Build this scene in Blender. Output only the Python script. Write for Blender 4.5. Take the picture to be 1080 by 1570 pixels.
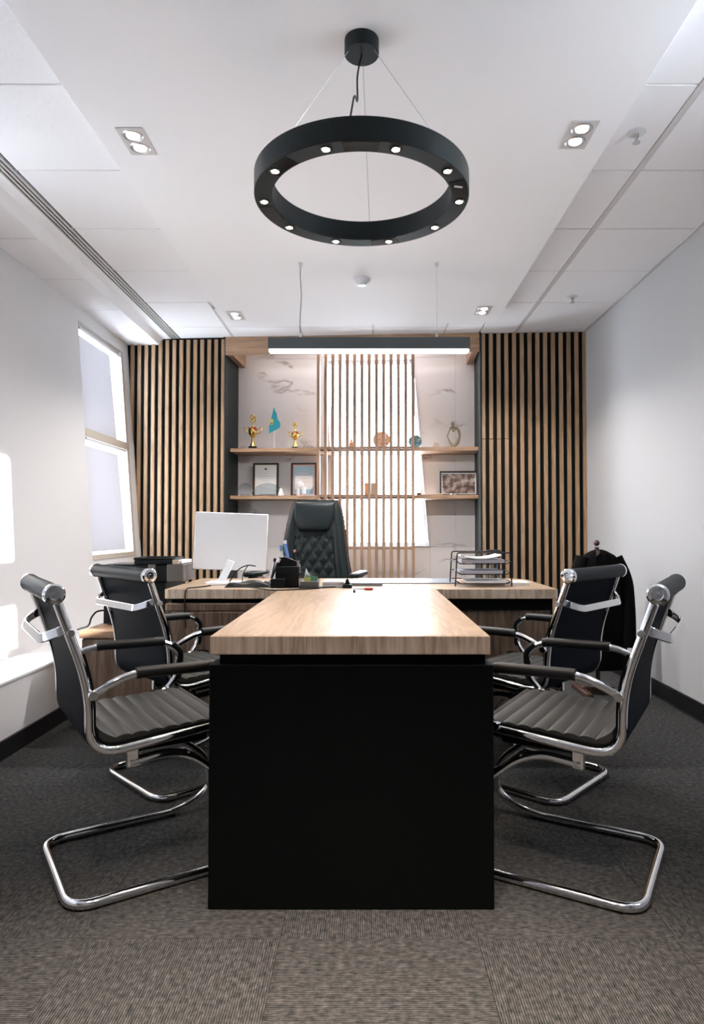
import bpy, bmesh, math, random
from math import sin, cos, pi, radians, sqrt
from mathutils import Vector, Matrix
random.seed(7)
for o in list(bpy.data.objects): bpy.data.objects.remove(o)
S = bpy.context.scene; COL = S.collection

# ------------------------------------------------------------------ camera, world, sun, exposure
E = 1.03; F = 1030.0; PITCH = radians(1.5); TP = math.tan(PITCH); VX = 563.0
cd = bpy.data.cameras.new('camera'); cam = bpy.data.objects.new('camera', cd); COL.objects.link(cam)
cd.sensor_fit = 'VERTICAL'; cd.sensor_height = 36; cd.lens = F/1570*36
cam.location = (0, 0, E); cam.rotation_euler = (pi/2+PITCH, 0, 0)
cd.shift_x = -23/1570; cd.shift_y = 0.0; cd.clip_start = .02
S.camera = cam
S.view_settings.view_transform = 'Standard'; S.view_settings.look = 'None'
S.view_settings.gamma = 1; S.view_settings.use_curve_mapping = False
S.view_settings.exposure = 1.28
W = bpy.data.worlds.new('world'); S.world = W; W.use_nodes = True
bg = W.node_tree.nodes['Background']; bg.inputs[0].default_value = (.86, .93, 1.04, 1); bg.inputs[1].default_value = 8.4
sd = bpy.data.lights.new('sun', 'SUN'); sd.energy = 18; sd.angle = radians(.8); sd.color = (1, .95, .87)
sun = bpy.data.objects.new('sun', sd); COL.objects.link(sun)
sun.rotation_euler = Vector((-3.83, 1.68, -1.1)).to_track_quat('-Z', 'Y').to_euler(); sun.location = (6, -2, 4)
def portal(loc, size, d):
    l = bpy.data.lights.new('window_portal', 'AREA'); l.shape = 'RECTANGLE'; l.size, l.size_y = size
    l.cycles.is_portal = True
    o = bpy.data.objects.new('window_portal', l); COL.objects.link(o); o.location = loc
    o.rotation_euler = Vector(d).to_track_quat('-Z', 'Z' if abs(d[2]) < .5 else 'Y').to_euler()

def P(px, py, Y):                       # a point seen at a pixel of the photograph, standing at distance Y
    k = (812-py)/F; dz = k*Y/(1-k*TP)
    return Vector(((px-VX)/F*(Y+dz*TP), Y, E+dz))
def PZ(px, py, z):
    dz = z-E; Y = dz*F/(812-py)-dz*TP
    return Vector(((px-VX)/F*(Y+dz*TP), Y, z))

# ------------------------------------------------------------------ materials
def mat(name, col=(.5,.5,.5), rough=.5, metal=0, emis=None, es=0, spec=.5, trans=0, coat=0, bump=None, alpha=1, sheen=0):
    m = bpy.data.materials.new(name); m.use_nodes = True; nt = m.node_tree; b = nt.nodes['Principled BSDF']
    b.inputs['Base Color'].default_value = (*col, 1); b.inputs['Roughness'].default_value = rough
    b.inputs['Metallic'].default_value = metal; b.inputs['Specular IOR Level'].default_value = spec
    b.inputs['Transmission Weight'].default_value = trans; b.inputs['Coat Weight'].default_value = coat
    b.inputs['Coat Roughness'].default_value = .12; b.inputs['Alpha'].default_value = alpha
    if emis: b.inputs['Emission Color'].default_value = (*emis, 1); b.inputs['Emission Strength'].default_value = es
    if bump:
        tc = nt.nodes.new('ShaderNodeTexCoord'); n = nt.nodes.new('ShaderNodeTexNoise'); n.inputs['Scale'].default_value = bump[0]
        n.inputs['Detail'].default_value = 3; bm_ = nt.nodes.new('ShaderNodeBump'); bm_.inputs['Strength'].default_value = bump[1]
        bm_.inputs['Distance'].default_value = bump[2] if len(bump) > 2 else .002
        nt.links.new(tc.outputs['Object'], n.inputs['Vector']); nt.links.new(n.outputs['Fac'], bm_.inputs['Height'])
        nt.links.new(bm_.outputs['Normal'], b.inputs['Normal'])
    return m
def ramp(nt, pts):
    r = nt.nodes.new('ShaderNodeValToRGB'); e = r.color_ramp.elements
    e[0].position, e[0].color = pts[0][0], (*pts[0][1], 1); e[1].position, e[1].color = pts[-1][0], (*pts[-1][1], 1)
    for p, c in pts[1:-1]:
        q = e.new(p); q.color = (*c, 1)
    return r
def wood(name, c0, c1, c2, axis='z', rough=.45, scale=1.0, coat=0, spec=.5):
    m = mat(name, c1, rough, coat=coat, spec=spec); nt = m.node_tree; b = nt.nodes['Principled BSDF']; L = nt.links.new
    tc = nt.nodes.new('ShaderNodeTexCoord'); oi = nt.nodes.new('ShaderNodeObjectInfo')
    sc = nt.nodes.new('ShaderNodeVectorMath'); sc.operation = 'SCALE'; sc.inputs[0].default_value = (13, 7, 5); L(oi.outputs['Random'], sc.inputs['Scale'])
    ad = nt.nodes.new('ShaderNodeVectorMath'); L(tc.outputs['Object'], ad.inputs[0]); L(sc.outputs[0], ad.inputs[1])
    mp = nt.nodes.new('ShaderNodeMapping'); s = {'x': (.08, 1, 1), 'y': (1, .08, 1), 'z': (1, 1, .08)}[axis]
    mp.inputs['Scale'].default_value = [v*scale for v in s]; L(ad.outputs[0], mp.inputs[0])
    n1 = nt.nodes.new('ShaderNodeTexNoise'); n1.inputs['Scale'].default_value = 9; n1.inputs['Detail'].default_value = 4; n1.inputs['Distortion'].default_value = .6; L(mp.outputs[0], n1.inputs[0])
    n2 = nt.nodes.new('ShaderNodeTexNoise'); n2.inputs['Scale'].default_value = 120; n2.inputs['Detail'].default_value = 4; L(mp.outputs[0], n2.inputs[0])
    mm = nt.nodes.new('ShaderNodeMath'); mm.operation = 'MULTIPLY'; mm.inputs[1].default_value = 14; L(n1.outputs[0], mm.inputs[0])
    pp = nt.nodes.new('ShaderNodeMath'); pp.operation = 'PINGPONG'; pp.inputs[1].default_value = 1; L(mm.outputs[0], pp.inputs[0])
    mx = nt.nodes.new('ShaderNodeMath'); mx.operation = 'MULTIPLY_ADD'; mx.inputs[1].default_value = .35; L(pp.outputs[0], mx.inputs[0]); 
    m2 = nt.nodes.new('ShaderNodeMath'); m2.operation = 'MULTIPLY'; m2.inputs[1].default_value = .65; L(n2.outputs[0], m2.inputs[0]); L(m2.outputs[0], mx.inputs[2])
    r = ramp(nt, [(.25, c0), (.48, c1), (.75, c2)]); L(mx.outputs[0], r.inputs[0]); L(r.outputs[0], b.inputs['Base Color'])
    bp = nt.nodes.new('ShaderNodeBump'); bp.inputs['Strength'].default_value = .12; bp.inputs['Distance'].default_value = .001
    L(mx.outputs[0], bp.inputs['Height']); L(bp.outputs[0], b.inputs['Normal'])
    return m
def marble():
    m = mat('marble', (.6, .56, .55), .2, spec=.5); nt = m.node_tree; b = nt.nodes['Principled BSDF']; L = nt.links.new
    tc = nt.nodes.new('ShaderNodeTexCoord')
    n = nt.nodes.new('ShaderNodeTexNoise'); n.inputs['Scale'].default_value = 1.3; n.inputs['Detail'].default_value = 5; n.inputs['Roughness'].default_value = .55
    mp = nt.nodes.new('ShaderNodeMapping'); mp.inputs['Rotation'].default_value = (0, .8, 0); mp.inputs['Scale'].default_value = (1, 1, 2.2); mp.inputs['Location'].default_value = (3.1, 0, 1.4)
    L(tc.outputs['Object'], mp.inputs[0]); L(mp.outputs[0], n.inputs[0])
    a = nt.nodes.new('ShaderNodeMath'); a.operation = 'SUBTRACT'; a.inputs[1].default_value = .5; L(n.outputs[0], a.inputs[0])
    ab = nt.nodes.new('ShaderNodeMath'); ab.operation = 'ABSOLUTE'; L(a.outputs[0], ab.inputs[0])
    n3 = nt.nodes.new('ShaderNodeTexNoise'); n3.inputs['Scale'].default_value = 2.1; L(tc.outputs['Object'], n3.inputs[0])
    r3 = ramp(nt, [(.52, (0, 0, 0)), (.62, (1, 1, 1))]); L(n3.outputs[0], r3.inputs[0])
    r = ramp(nt, [(0, (.25, .22, .21)), (.008, (.55, .49, .46)), (.03, (.76, .72, .71))]); L(ab.outputs[0], r.inputs[0])
    mix = nt.nodes.new('ShaderNodeMix'); mix.data_type = 'RGBA'; mix.inputs['A'].default_value = (.76, .72, .71, 1)
    L(r3.outputs[0], mix.inputs['Factor']); L(r.outputs[0], mix.inputs['B']); L(mix.outputs['Result'], b.inputs['Base Color'])
    return m
def carpet():
    m = mat('carpet', (.06, .055, .05), .95, spec=.1); nt = m.node_tree; b = nt.nodes['Principled BSDF']; L = nt.links.new
    tc = nt.nodes.new('ShaderNodeTexCoord'); oi = nt.nodes.new('ShaderNodeObjectInfo')
    sc = nt.nodes.new('ShaderNodeVectorMath'); sc.operation = 'SCALE'; sc.inputs[0].default_value = (31, 17, 0); L(oi.outputs['Random'], sc.inputs['Scale'])
    ad = nt.nodes.new('ShaderNodeVectorMath'); L(tc.outputs['Object'], ad.inputs[0]); L(sc.outputs[0], ad.inputs[1])
    w = nt.nodes.new('ShaderNodeTexWave'); w.inputs['Scale'].default_value = 55; w.inputs['Distortion'].default_value = 1.6; w.inputs['Detail'].default_value = 2; w.inputs['Detail Scale'].default_value = 1.2; L(ad.outputs[0], w.inputs[0])
    mp = nt.nodes.new('ShaderNodeMapping'); mp.inputs['Scale'].default_value = (1, .25, 1); L(ad.outputs[0], mp.inputs[0])
    n = nt.nodes.new('ShaderNodeTexNoise'); n.inputs['Scale'].default_value = 160; n.inputs['Detail'].default_value = 3; L(mp.outputs[0], n.inputs[0])
    n2 = nt.nodes.new('ShaderNodeTexNoise'); n2.inputs['Scale'].default_value = 60; n2.inputs['Detail'].default_value = 4; L(ad.outputs[0], n2.inputs[0])
    a = nt.nodes.new('ShaderNodeMath'); a.operation = 'MULTIPLY_ADD'; a.inputs[1].default_value = .22; L(w.outputs['Fac'], a.inputs[0])
    c = nt.nodes.new('ShaderNodeMath'); c.operation = 'MULTIPLY_ADD'; c.inputs[1].default_value = .45; L(n.outputs[0], c.inputs[0])
    d = nt.nodes.new('ShaderNodeMath'); d.operation = 'MULTIPLY'; d.inputs[1].default_value = .4; L(n2.outputs[0], d.inputs[0])
    L(d.outputs[0], c.inputs[2]); L(c.outputs[0], a.inputs[2])
    r = ramp(nt, [(.32, (.009, .011, .012)), (.52, (.036, .037, .0375)), (.78, (.12, .118, .115))]); L(a.outputs[0], r.inputs[0]); L(r.outputs[0], b.inputs['Base Color'])
    bp = nt.nodes.new('ShaderNodeBump'); bp.inputs['Strength'].default_value = .6; bp.inputs['Distance'].default_value = .004; L(a.outputs[0], bp.inputs['Height']); L(bp.outputs[0], b.inputs['Normal'])
    return m
def glassmat(name, tint=(.96, .98, .98), refl=.12):
    m = bpy.data.materials.new(name); m.use_nodes = True; nt = m.node_tree; nt.nodes.clear(); L = nt.links.new
    o = nt.nodes.new('ShaderNodeOutputMaterial'); mx = nt.nodes.new('ShaderNodeMixShader'); t = nt.nodes.new('ShaderNodeBsdfTransparent'); g = nt.nodes.new('ShaderNodeBsdfGlossy')
    t.inputs[0].default_value = (*tint, 1); g.inputs['Roughness'].default_value = .02
    lw = nt.nodes.new('ShaderNodeLayerWeight'); lw.inputs[0].default_value = refl
    L(lw.outputs['Fresnel'], mx.inputs[0]); L(t.outputs[0], mx.inputs[1]); L(g.outputs[0], mx.inputs[2]); L(mx.outputs[0], o.inputs[0])
    return m
def blindmat():
    m = bpy.data.materials.new('blind_fabric'); m.use_nodes = True; nt = m.node_tree; nt.nodes.clear(); L = nt.links.new
    o = nt.nodes.new('ShaderNodeOutputMaterial'); mx = nt.nodes.new('ShaderNodeMixShader'); t = nt.nodes.new('ShaderNodeBsdfTranslucent'); g = nt.nodes.new('ShaderNodeBsdfDiffuse')
    t.inputs[0].default_value = (.36, .35, .36, 1); g.inputs[0].default_value = (.62, .60, .62, 1); mx.inputs[0].default_value = .45
    L(t.outputs[0], mx.inputs[2]); L(g.outputs[0], mx.inputs[1]); L(mx.outputs[0], o.inputs[0])
    return m
def noisemat(name, pts, scale, rough=.6, metal=0):
    m = mat(name, pts[0][1], rough, metal); nt = m.node_tree; b = nt.nodes['Principled BSDF']
    tc = nt.nodes.new('ShaderNodeTexCoord'); n = nt.nodes.new('ShaderNodeTexNoise'); n.inputs['Scale'].default_value = scale; n.inputs['Detail'].default_value = 3
    nt.links.new(tc.outputs['Object'], n.inputs[0]); r = ramp(nt, pts); nt.links.new(n.outputs[0], r.inputs[0]); nt.links.new(r.outputs[0], b.inputs['Base Color'])
    return m
M = {
 'wall': mat('wall_paint', (.67, .655, .66), .85, bump=(90, .15)),
 'rear': mat('rear_wall_paint', (.62, .60, .60), .8),
 'wall_r': mat('wallpaper', (.47, .47, .48), .85, bump=(160, .3)),
 'gyps': mat('ceiling_paint', (.92, .91, .93), .9),
 'tile': mat('ceiling_tile', (.90, .89, .915), .95, bump=(55, .5, .003)),
 'tbar': mat('tbar_metal', (.62, .60, .60), .5),
 'slat': wood('slat_oak', (.27, .172, .098), (.365, .235, .133), (.45, .295, .178), 'z', .5, 1.2),
 'slat2': wood('screen_oak', (.20, .115, .07), (.27, .165, .105), (.36, .23, .15), 'z', .5, 1.2),
 'desk': wood('desk_oak', (.29, .185, .105), (.37, .25, .155), (.44, .31, .20), 'y', .34, 1.2, coat=.25),
 'deskx': wood('desk_oak_across', (.27, .185, .12), (.40, .285, .195), (.54, .40, .29), 'x', .35, 1.2, coat=.3),
 'edge': wood('desk_edge_oak', (.34, .25, .175), (.52, .395, .29), (.68, .55, .43), 'z', .45, 1.3),
 'cab': wood('cabinet_oak', (.075, .045, .028), (.14, .088, .058), (.22, .145, .10), 'z', .5, 1.0),
 'shelf': wood('shelf_oak', (.24, .14, .08), (.36, .22, .135), (.46, .30, .19), 'x', .45, 1.2),
 'black': mat('black_panel', (.001, .0018, .0022), .6, spec=.10),
 'blackfelt': mat('black_backing', (.004, .006, .007), .8, spec=.2),
 'niche': mat('dark_green_board', (.012, .018, .018), .6, spec=.3),
 'base': mat('black_baseboard', (.006, .006, .007), .5, spec=.3),
 'chrome': mat('chrome', (.82, .83, .85), .08, 1),
 'steel': mat('brushed_steel', (.55, .55, .56), .35, 1),
 'leather': mat('seat_leather', (.040, .040, .0385), .45, spec=.2, bump=(300, .15)),
 'mesh': mat('back_leather', (.004, .0065, .012), .6, spec=.03),
 'roll': mat('roll_leather', (.014, .018, .022), .5, spec=.12),
 'pad': mat('arm_pad', (.011, .012, .013), .45, spec=.2),
 'plastic': mat('black_plastic', (.005, .0065, .0075), .4, spec=.2),
 'ring': mat('ring_metal', (.009, .015, .0165), .5, spec=.25),
 'ringgloss': mat('ring_glossy_plate', (.002, .003, .003), .15),
 'lens': mat('lamp_lens', (1, 1, 1), .3, emis=(1, .80, .55), es=14),
 'lensw': mat('downlight_lens', (1, 1, 1), .3, emis=(1, .93, .85), es=14),
 'led': mat('led_diffuser', (1, 1, 1), .4, emis=(1, .98, .98), es=3.0),
 'marble': marble(), 'carpet': carpet(), 'glass': glassmat('window_glass', refl=.06), 'blind': blindmat(),
 'clear': glassmat('clear_acrylic', (.82, .86, .88), .35), 
 'white': mat('white_plastic', (.72, .72, .74), .4), 'winframe': mat('window_frame_paint', (.50, .47, .44), .5), 'sill': mat('beige_sill', (.52, .46, .39), .5),
 'paper': mat('paper', (.75, .74, .74), .8), 'paperg': mat('grey_paper', (.36, .36, .40), .7),
 'monitor': mat('monitor_white', (.76, .755, .765), .45), 'exec': mat('executive_leather', (.007, .011, .012), .38, spec=.22, bump=(260, .15)),
 'stitch': mat('brown_piping', (.09, .035, .02), .6), 'gold': mat('gold', (.80, .58, .16), .16, 1), 'red': mat('red_ribbon', (.45, .03, .02), .5),
 'teal': mat('teal_flag', (.02, .33, .42), .7), 'yellow': mat('yellow_emblem', (.75, .65, .12), .7),
 'bronze': mat('stone_bronze', (.25, .20, .13), .45), 'frame': mat('black_frame', (.008, .006, .006), .35),
 'blotter': mat('grey_desk_mat', (.16, .17, .20), .4), 'jacket': mat('black_wool', (.0035, .0035, .004), .95, spec=.1),
 'dwood': wood('dark_wood', (.03, .012, .008), (.055, .022, .014), (.08, .035, .022), 'z', .4), 'gold_dark': mat('gilt_edge', (.55, .38, .12), .3, 1),
 'printer': mat('printer_grey', (.10, .088, .08), .5), 'cream': mat('cream_plastic', (.45, .36, .28), .5),
 'photo': noisemat('photo_print', [(.3, (.012, .012, .02)), (.45, (.10, .06, .05)), (.55, (.25, .18, .15)), (.68, (.45, .42, .42))], 19),
 'platea': noisemat('orange_plate', [(.35, (.45, .15, .07)), (.5, (.65, .42, .28)), (.65, (.30, .25, .12))], 30),
 'plateb': noisemat('blue_plate', [(.35, (.03, .10, .20)), (.5, (.10, .26, .33)), (.65, (.35, .40, .30))], 30),
 'blueprint': mat('pale_blue_print', (.30, .47, .58), .6), 'pinkprint': mat('pink_print', (.62, .33, .28), .6), 'greyprint': mat('grey_print', (.50, .48, .50), .7),
 'greenp': mat('green_plastic', (.06, .32, .2), .5), 'bluep': mat('blue_plastic', (.12, .25, .6), .5), 'pinkp': mat('pink_plastic', (.7, .25, .3), .5), 'orange': mat('orange_paper', (.62, .33, .16), .7),
}

# ------------------------------------------------------------------ mesh helpers
class MB:
    def __init__(s): s.v = []; s.f = []
    def add(s, vs, fs):
        n = len(s.v); s.v += [tuple(v) for v in vs]; s.f += [tuple(i+n for i in f) for f in fs]; return s
    def hexa(s, p):
        return s.add(p, [(0,3,2,1),(4,5,6,7),(0,1,5,4),(1,2,6,5),(2,3,7,6),(3,0,4,7)])
    def box(s, x0, x1, y0, y1, z0, z1):
        return s.hexa([(x0,y0,z0),(x1,y0,z0),(x1,y1,z0),(x0,y1,z0),(x0,y0,z1),(x1,y0,z1),(x1,y1,z1),(x0,y1,z1)])
    def obox(s, c, sx, sy, sz, R):
        return s.hexa([Vector(c)+R@Vector((a*sx/2, b*sy/2, d*sz/2)) for d in (-1,1) for a,b in ((-1,-1),(1,-1),(1,1),(-1,1))])
    def sweep(s, path, prof, b=None, closed=False, scales=None):
        path = [Vector(p) for p in path]; n = len(path); rings = []; ref = None
        for i, p in enumerate(path):
            if closed: t = path[(i+1) % n]-path[i-1]
            else: t = path[min(i+1, n-1)]-path[max(i-1, 0)]
            t.normalize()
            if b is not None: bb = Vector(b); bb = (bb-t*bb.dot(t)).normalized()
            else:
                if ref is None: ref = Vector((0,0,1)) if abs(t.z) < .9 else Vector((1,0,0))
                bb = (ref-t*ref.dot(t)).normalized(); ref = bb
            nn = t.cross(bb); k = scales[i] if scales else 1
            rings.append([p+nn*u*k+bb*w*k for u, w in prof])
        m = len(prof); vs = [v for r in rings for v in r]; fs = []
        for i in range(n if closed else n-1):
            j = (i+1) % n
            for k in range(m): fs.append((i*m+k, i*m+(k+1) % m, j*m+(k+1) % m, j*m+k))
        if not closed: fs += [tuple(range(m))[::-1], tuple((n-1)*m+k for k in range(m))]
        return s.add(vs, fs)
    def tube(s, path, r, seg=10, closed=False, scales=None):
        return s.sweep(path, [(r*cos(2*pi*k/seg), r*sin(2*pi*k/seg)) for k in range(seg)], closed=closed, scales=scales)
    def lathe(s, prof, c=(0,0,0), seg=24, cap=True, axis='z'):
        vs = []; fs = []; m = len(prof)
        for k in range(seg):
            a = 2*pi*k/seg
            for r, z in prof:
                v = (r*cos(a), r*sin(a), z)
                if axis == 'y': v = (v[0], v[2], v[1])
                if axis == 'x': v = (v[2], v[0], v[1])
                vs.append((v[0]+c[0], v[1]+c[1], v[2]+c[2]))
        for k in range(seg):
            j = (k+1) % seg
            for i in range(m-1): fs.append((k*m+i, j*m+i, j*m+i+1, k*m+i+1))
        if cap:
            fs.append(tuple(k*m for k in range(seg))[::-1]); fs.append(tuple(k*m+m-1 for k in range(seg)))
        return s.add(vs, fs)
    def prism(s, poly, y0, y1, axis='y'):
        def q(a, b, c): return {'y': (a, c, b), 'z': (a, b, c), 'x': (c, a, b)}[axis]
        n = len(poly); vs = [q(a, b, y0) for a, b in poly]+[q(a, b, y1) for a, b in poly]
        return s.add(vs, [tuple(range(n)), tuple(range(n, 2*n))[::-1]]+[(i, n+i, n+(i+1) % n, (i+1) % n) for i in range(n)])
    def ball(s, c, r, seg=14, rings=8, sc=(1,1,1)):
        vs = []; fs = []
        for i in range(rings+1):
            th = pi*i/rings
            for k in range(seg):
                a = 2*pi*k/seg; vs.append((c[0]+r*sc[0]*sin(th)*cos(a), c[1]+r*sc[1]*sin(th)*sin(a), c[2]+r*sc[2]*cos(th)))
        for i in range(rings):
            for k in range(seg): fs.append((i*seg+k, (i+1)*seg+k, (i+1)*seg+(k+1) % seg, i*seg+(k+1) % seg))
        return s.add(vs, fs)
    def grid(s, fn, nu, nv):                 # closed thin sheet not needed: plain surface
        vs = [fn(i/nu, j/nv) for j in range(nv+1) for i in range(nu+1)]
        return s.add(vs, [(j*(nu+1)+i, j*(nu+1)+i+1, (j+1)*(nu+1)+i+1, (j+1)*(nu+1)+i) for j in range(nv) for i in range(nu)])
def fillet(pts, r, n=6):
    pts = [Vector(p) for p in pts]; out = [pts[0]]
    for i in range(1, len(pts)-1):
        rr = r[i] if isinstance(r, (list, tuple)) else r
        a = pts[i-1]-pts[i]; b = pts[i+1]-pts[i]; la, lb = a.length, b.length; d = min(rr, la*.48, lb*.48)
        p0 = pts[i]+a/la*d; p2 = pts[i]+b/lb*d
        for k in range(n+1):
            t = k/n; out.append(p0*(1-t)**2+pts[i]*2*t*(1-t)+p2*t*t)
    out.append(pts[-1]); return out
def obj(name, mb, m, parent=None, loc=None, rot=None, bevel=0, smooth=True, ang=35, solid=0, seg=2):
    me = bpy.data.meshes.new(name); me.from_pydata(mb.v, [], mb.f)
    bm = bmesh.new(); bm.from_mesh(me); bmesh.ops.remove_doubles(bm, verts=bm.verts, dist=1e-6); bmesh.ops.recalc_face_normals(bm, faces=bm.faces); bm.to_mesh(me); bm.free()
    me.materials.append(m if not isinstance(m, str) else M[m])
    if smooth:
        me.shade_smooth(); me.set_sharp_from_angle(angle=radians(ang))
    o = bpy.data.objects.new(name, me); COL.objects.link(o)
    if parent: o.parent = parent
    if loc is not None: o.location = loc
    if rot is not None: o.rotation_euler = rot
    if solid:
        sm = o.modifiers.new('solid', 'SOLIDIFY'); sm.thickness = solid; sm.offset = 0
    if bevel:
        bv = o.modifiers.new('bevel', 'BEVEL'); bv.width = bevel; bv.segments = seg; bv.limit_method = 'ANGLE'; bv.angle_limit = radians(40)
    return o
def tag(o, label, cat, group=None):
    o['label'] = label; o['category'] = cat
    if group: o['group'] = group
    return o
def thing(name, label, cat, loc=(0,0,0), rz=0, group=None, rot=None):
    o = bpy.data.objects.new(name, None); COL.objects.link(o); o.location = loc
    o.rotation_euler = rot if rot else (0, 0, rz); o.empty_display_size = .1
    return tag(o, label, cat, group)
def struct(name, mb, m, **k):
    o = obj(name, mb, m, **k); o['kind'] = 'structure'; return o
def copy_obj(o, parent=None, **k):
    c = o.copy(); COL.objects.link(c)
    if parent is not None: c.parent = parent
    for ch in list(o.children): copy_obj(ch, c)
    return c
def light(name, kind, loc, parent, energy, col=(1, .85, .65), **k):
    l = bpy.data.lights.new(name, kind); l.energy = energy; l.color = col
    for a, v in k.items(): setattr(l, a, v)
    o = bpy.data.objects.new(name, l); COL.objects.link(o); o.location = loc
    if parent: o.parent = parent
    return o
def wallcells(mp, us, vs, holes, th, mb=None):   # mp(u, v, d) -> point; cells of a wall with openings left out
    mb = mb or MB()
    for i in range(len(us)-1):
        for j in range(len(vs)-1):
            if (i, j) in holes: continue
            a, b, c, d = us[i], us[i+1], vs[j], vs[j+1]
            mb.hexa([mp(a,c,0),mp(b,c,0),mp(b,c,th),mp(a,c,th),mp(a,d,0),mp(b,d,0),mp(b,d,th),mp(a,d,th)])
    return mb

# ------------------------------------------------------------------ setting
CZ = E+1.655          # tile ceiling
PZc = E+1.575         # dropped centre panel
BZ = E+1.60           # bulkhead by the left wall
RX = 1.825
def lw(z): return -1.885-.0745*z      # leaning left wall
Y0, Y1 = -2.4, 6.4
# floor
fl = struct('floor', MB().box(-2.3, 2.1, Y0-.2, Y1+.2, -.12, -.008), 'base', smooth=False)
tm = MB().box(-.2497, .2497, -.2497, .2497, -.008, 0)
proto = None
for i in range(-4, 4):
    for j in range(-1, 10):
        cx, cy = .28+.25+.5*(i-1)+.5, 1.72+.25+.5*j
        cx = .03+.5*i; 
        if cx < -1.75 or cx > 2.1: continue
        if proto is None:
            proto = obj('carpet_tile', tm, 'carpet', fl, bevel=.0012); t = proto
        else: t = copy_obj(proto, fl)
        t.location = (cx, cy, 0); t.rotation_euler = (0, 0, (pi/2)*((i+j) % 2))
struct('floor_behind', MB().box(-2.3, 2.1, Y0-.2, 1.22, -.008, -.0005), 'carpet')
# left wall (leans outward towards the ceiling)
def mpl(u, v, d): return (lw(v)-d, u, v)
wl = struct('wall_left', wallcells(mpl, [Y0, .3, 2.9, 4.775, 5.665, Y1], [0, .81, 2.535, 2.9], {(1, 1), (3, 1)}, .16), 'wall', smooth=False)
ledge = MB().prism([(-2.05, 0), (-1.638, 0), (-1.638, .33), (-2.05, .33)], Y0, 5.7); 
t1 = struct('trim_1', ledge, 'wall', smooth=False)
obj('sill_sun_board', MB().box(-1.98, -1.632, Y0, 5.7, .33, .345), 'white', t1, bevel=.003)  # board paler than the ledge, its white standing in for sunlight on top
struct('baseboard_left', MB().box(-1.64, -1.626, Y0, 5.75, 0, .085), 'base')
# right wall with an added unseen window, shaped to throw sun on the left wall
def mpr(u, v, d): return (RX+d, u, v)
struct('wall_right', wallcells(mpr, [Y0, 1.5, 2.04, Y1], [0, 1.44, 1.72, 1.96, 2.56, 2.9], {(1, 1), (1, 3)}, .16), 'wall_r', smooth=False)
struct('added_window_3', MB().box(RX+.1, RX+.106, 1.45, 2.09, 1.28, 2.6), 'glass', smooth=False)
struct('baseboard_right', MB().box(RX-.014, RX, Y0, 5.60, 0, .085), 'base')
# plain rear wall behind the camera
def mpn(u, v, d): return (u, Y0-d, v)
struct('wall_rear', wallcells(mpn, [-2.3, 2.1], [0, 2.9], set(), .16), 'rear', smooth=False)
portal((RX+.2, 1.77, 2.0), (.56, 1.2), (-1, 0, 0))
portal((-2.22, 1.6, 1.67), (2.6, 1.8), (1, 0, 0)); portal((-2.22, 5.22, 1.67), (.9, 1.8), (1, 0, 0))
# window_1 : left wall near the back, two sashes with roller blinds; added_window_2 is unseen, added nearer the camera to light the room
def lwbox(mb, ya, yb, za, zb, d0, d1):
    return mb.hexa([(lw(za)-d1, ya, za), (lw(za)-d0, ya, za), (lw(za)-d0, yb, za), (lw(za)-d1, yb, za),
                    (lw(zb)-d1, ya, zb), (lw(zb)-d0, ya, zb), (lw(zb)-d0, yb, zb), (lw(zb)-d1, yb, zb)])
def left_window(name, ya, yb, blinds, ycs=(5.44, 5.48), where='left wall window'):
    w = struct(name, lwbox(MB(), ya, yb, .81, .85, -.006, .13), 'sill', bevel=.003)
    mb = MB(); lwbox(mb, ya, ya+.035, .85, 2.535, .02, .09); lwbox(mb, yb-.05, yb, .85, 2.535, .0, .09); lwbox(mb, ya, yb, 2.50, 2.535, .02, .09)
    obj('window_frame', mb, 'winframe', w, bevel=.003)
    obj('window_transom', lwbox(MB(), ya, yb, 1.70, 1.76, .0, .09), 'sill', w, bevel=.003)
    obj('glass_pane', lwbox(MB(), ya, yb, .85, 2.5, .10, .106), 'glass', w, smooth=False)
    if blinds:
        for z1, z0, yc in ((2.50, 1.762, ycs[0]), (1.70, .87, ycs[1])):
            b = thing('roller_blind', 'white roller blind %s of the %s' % ('over the upper pane' if z1 > 2 else 'over the lower pane', where), 'blind', (lw(z1), ya, z1))
            bb = MB(); bb.hexa([(lw(z0)-lw(z1)-.02, .03, z0-z1), (lw(z0)-lw(z1)-.018, .03, z0-z1), (lw(z0)-lw(z1)-.018, yc-ya, z0-z1), (lw(z0)-lw(z1)-.02, yc-ya, z0-z1),
                          (-.02, .03, -.062), (-.018, .03, -.062), (-.018, yc-ya-.03, -.062), (-.02, yc-ya-.03, -.062)])
            obj('blind_fabric', bb, 'blind', b, smooth=False)
            obj('blind_roller', MB().tube([(-.012, .03, -.014), (-.012, yb-ya-.06, -.014)], .012, 14), 'white', b, ang=50)
left_window('window_1', 4.775, 5.665, True)
left_window('added_window_2', .3, 2.9, True, (2.75, 2.75), 'added second left window, unseen beside the camera')

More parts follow.
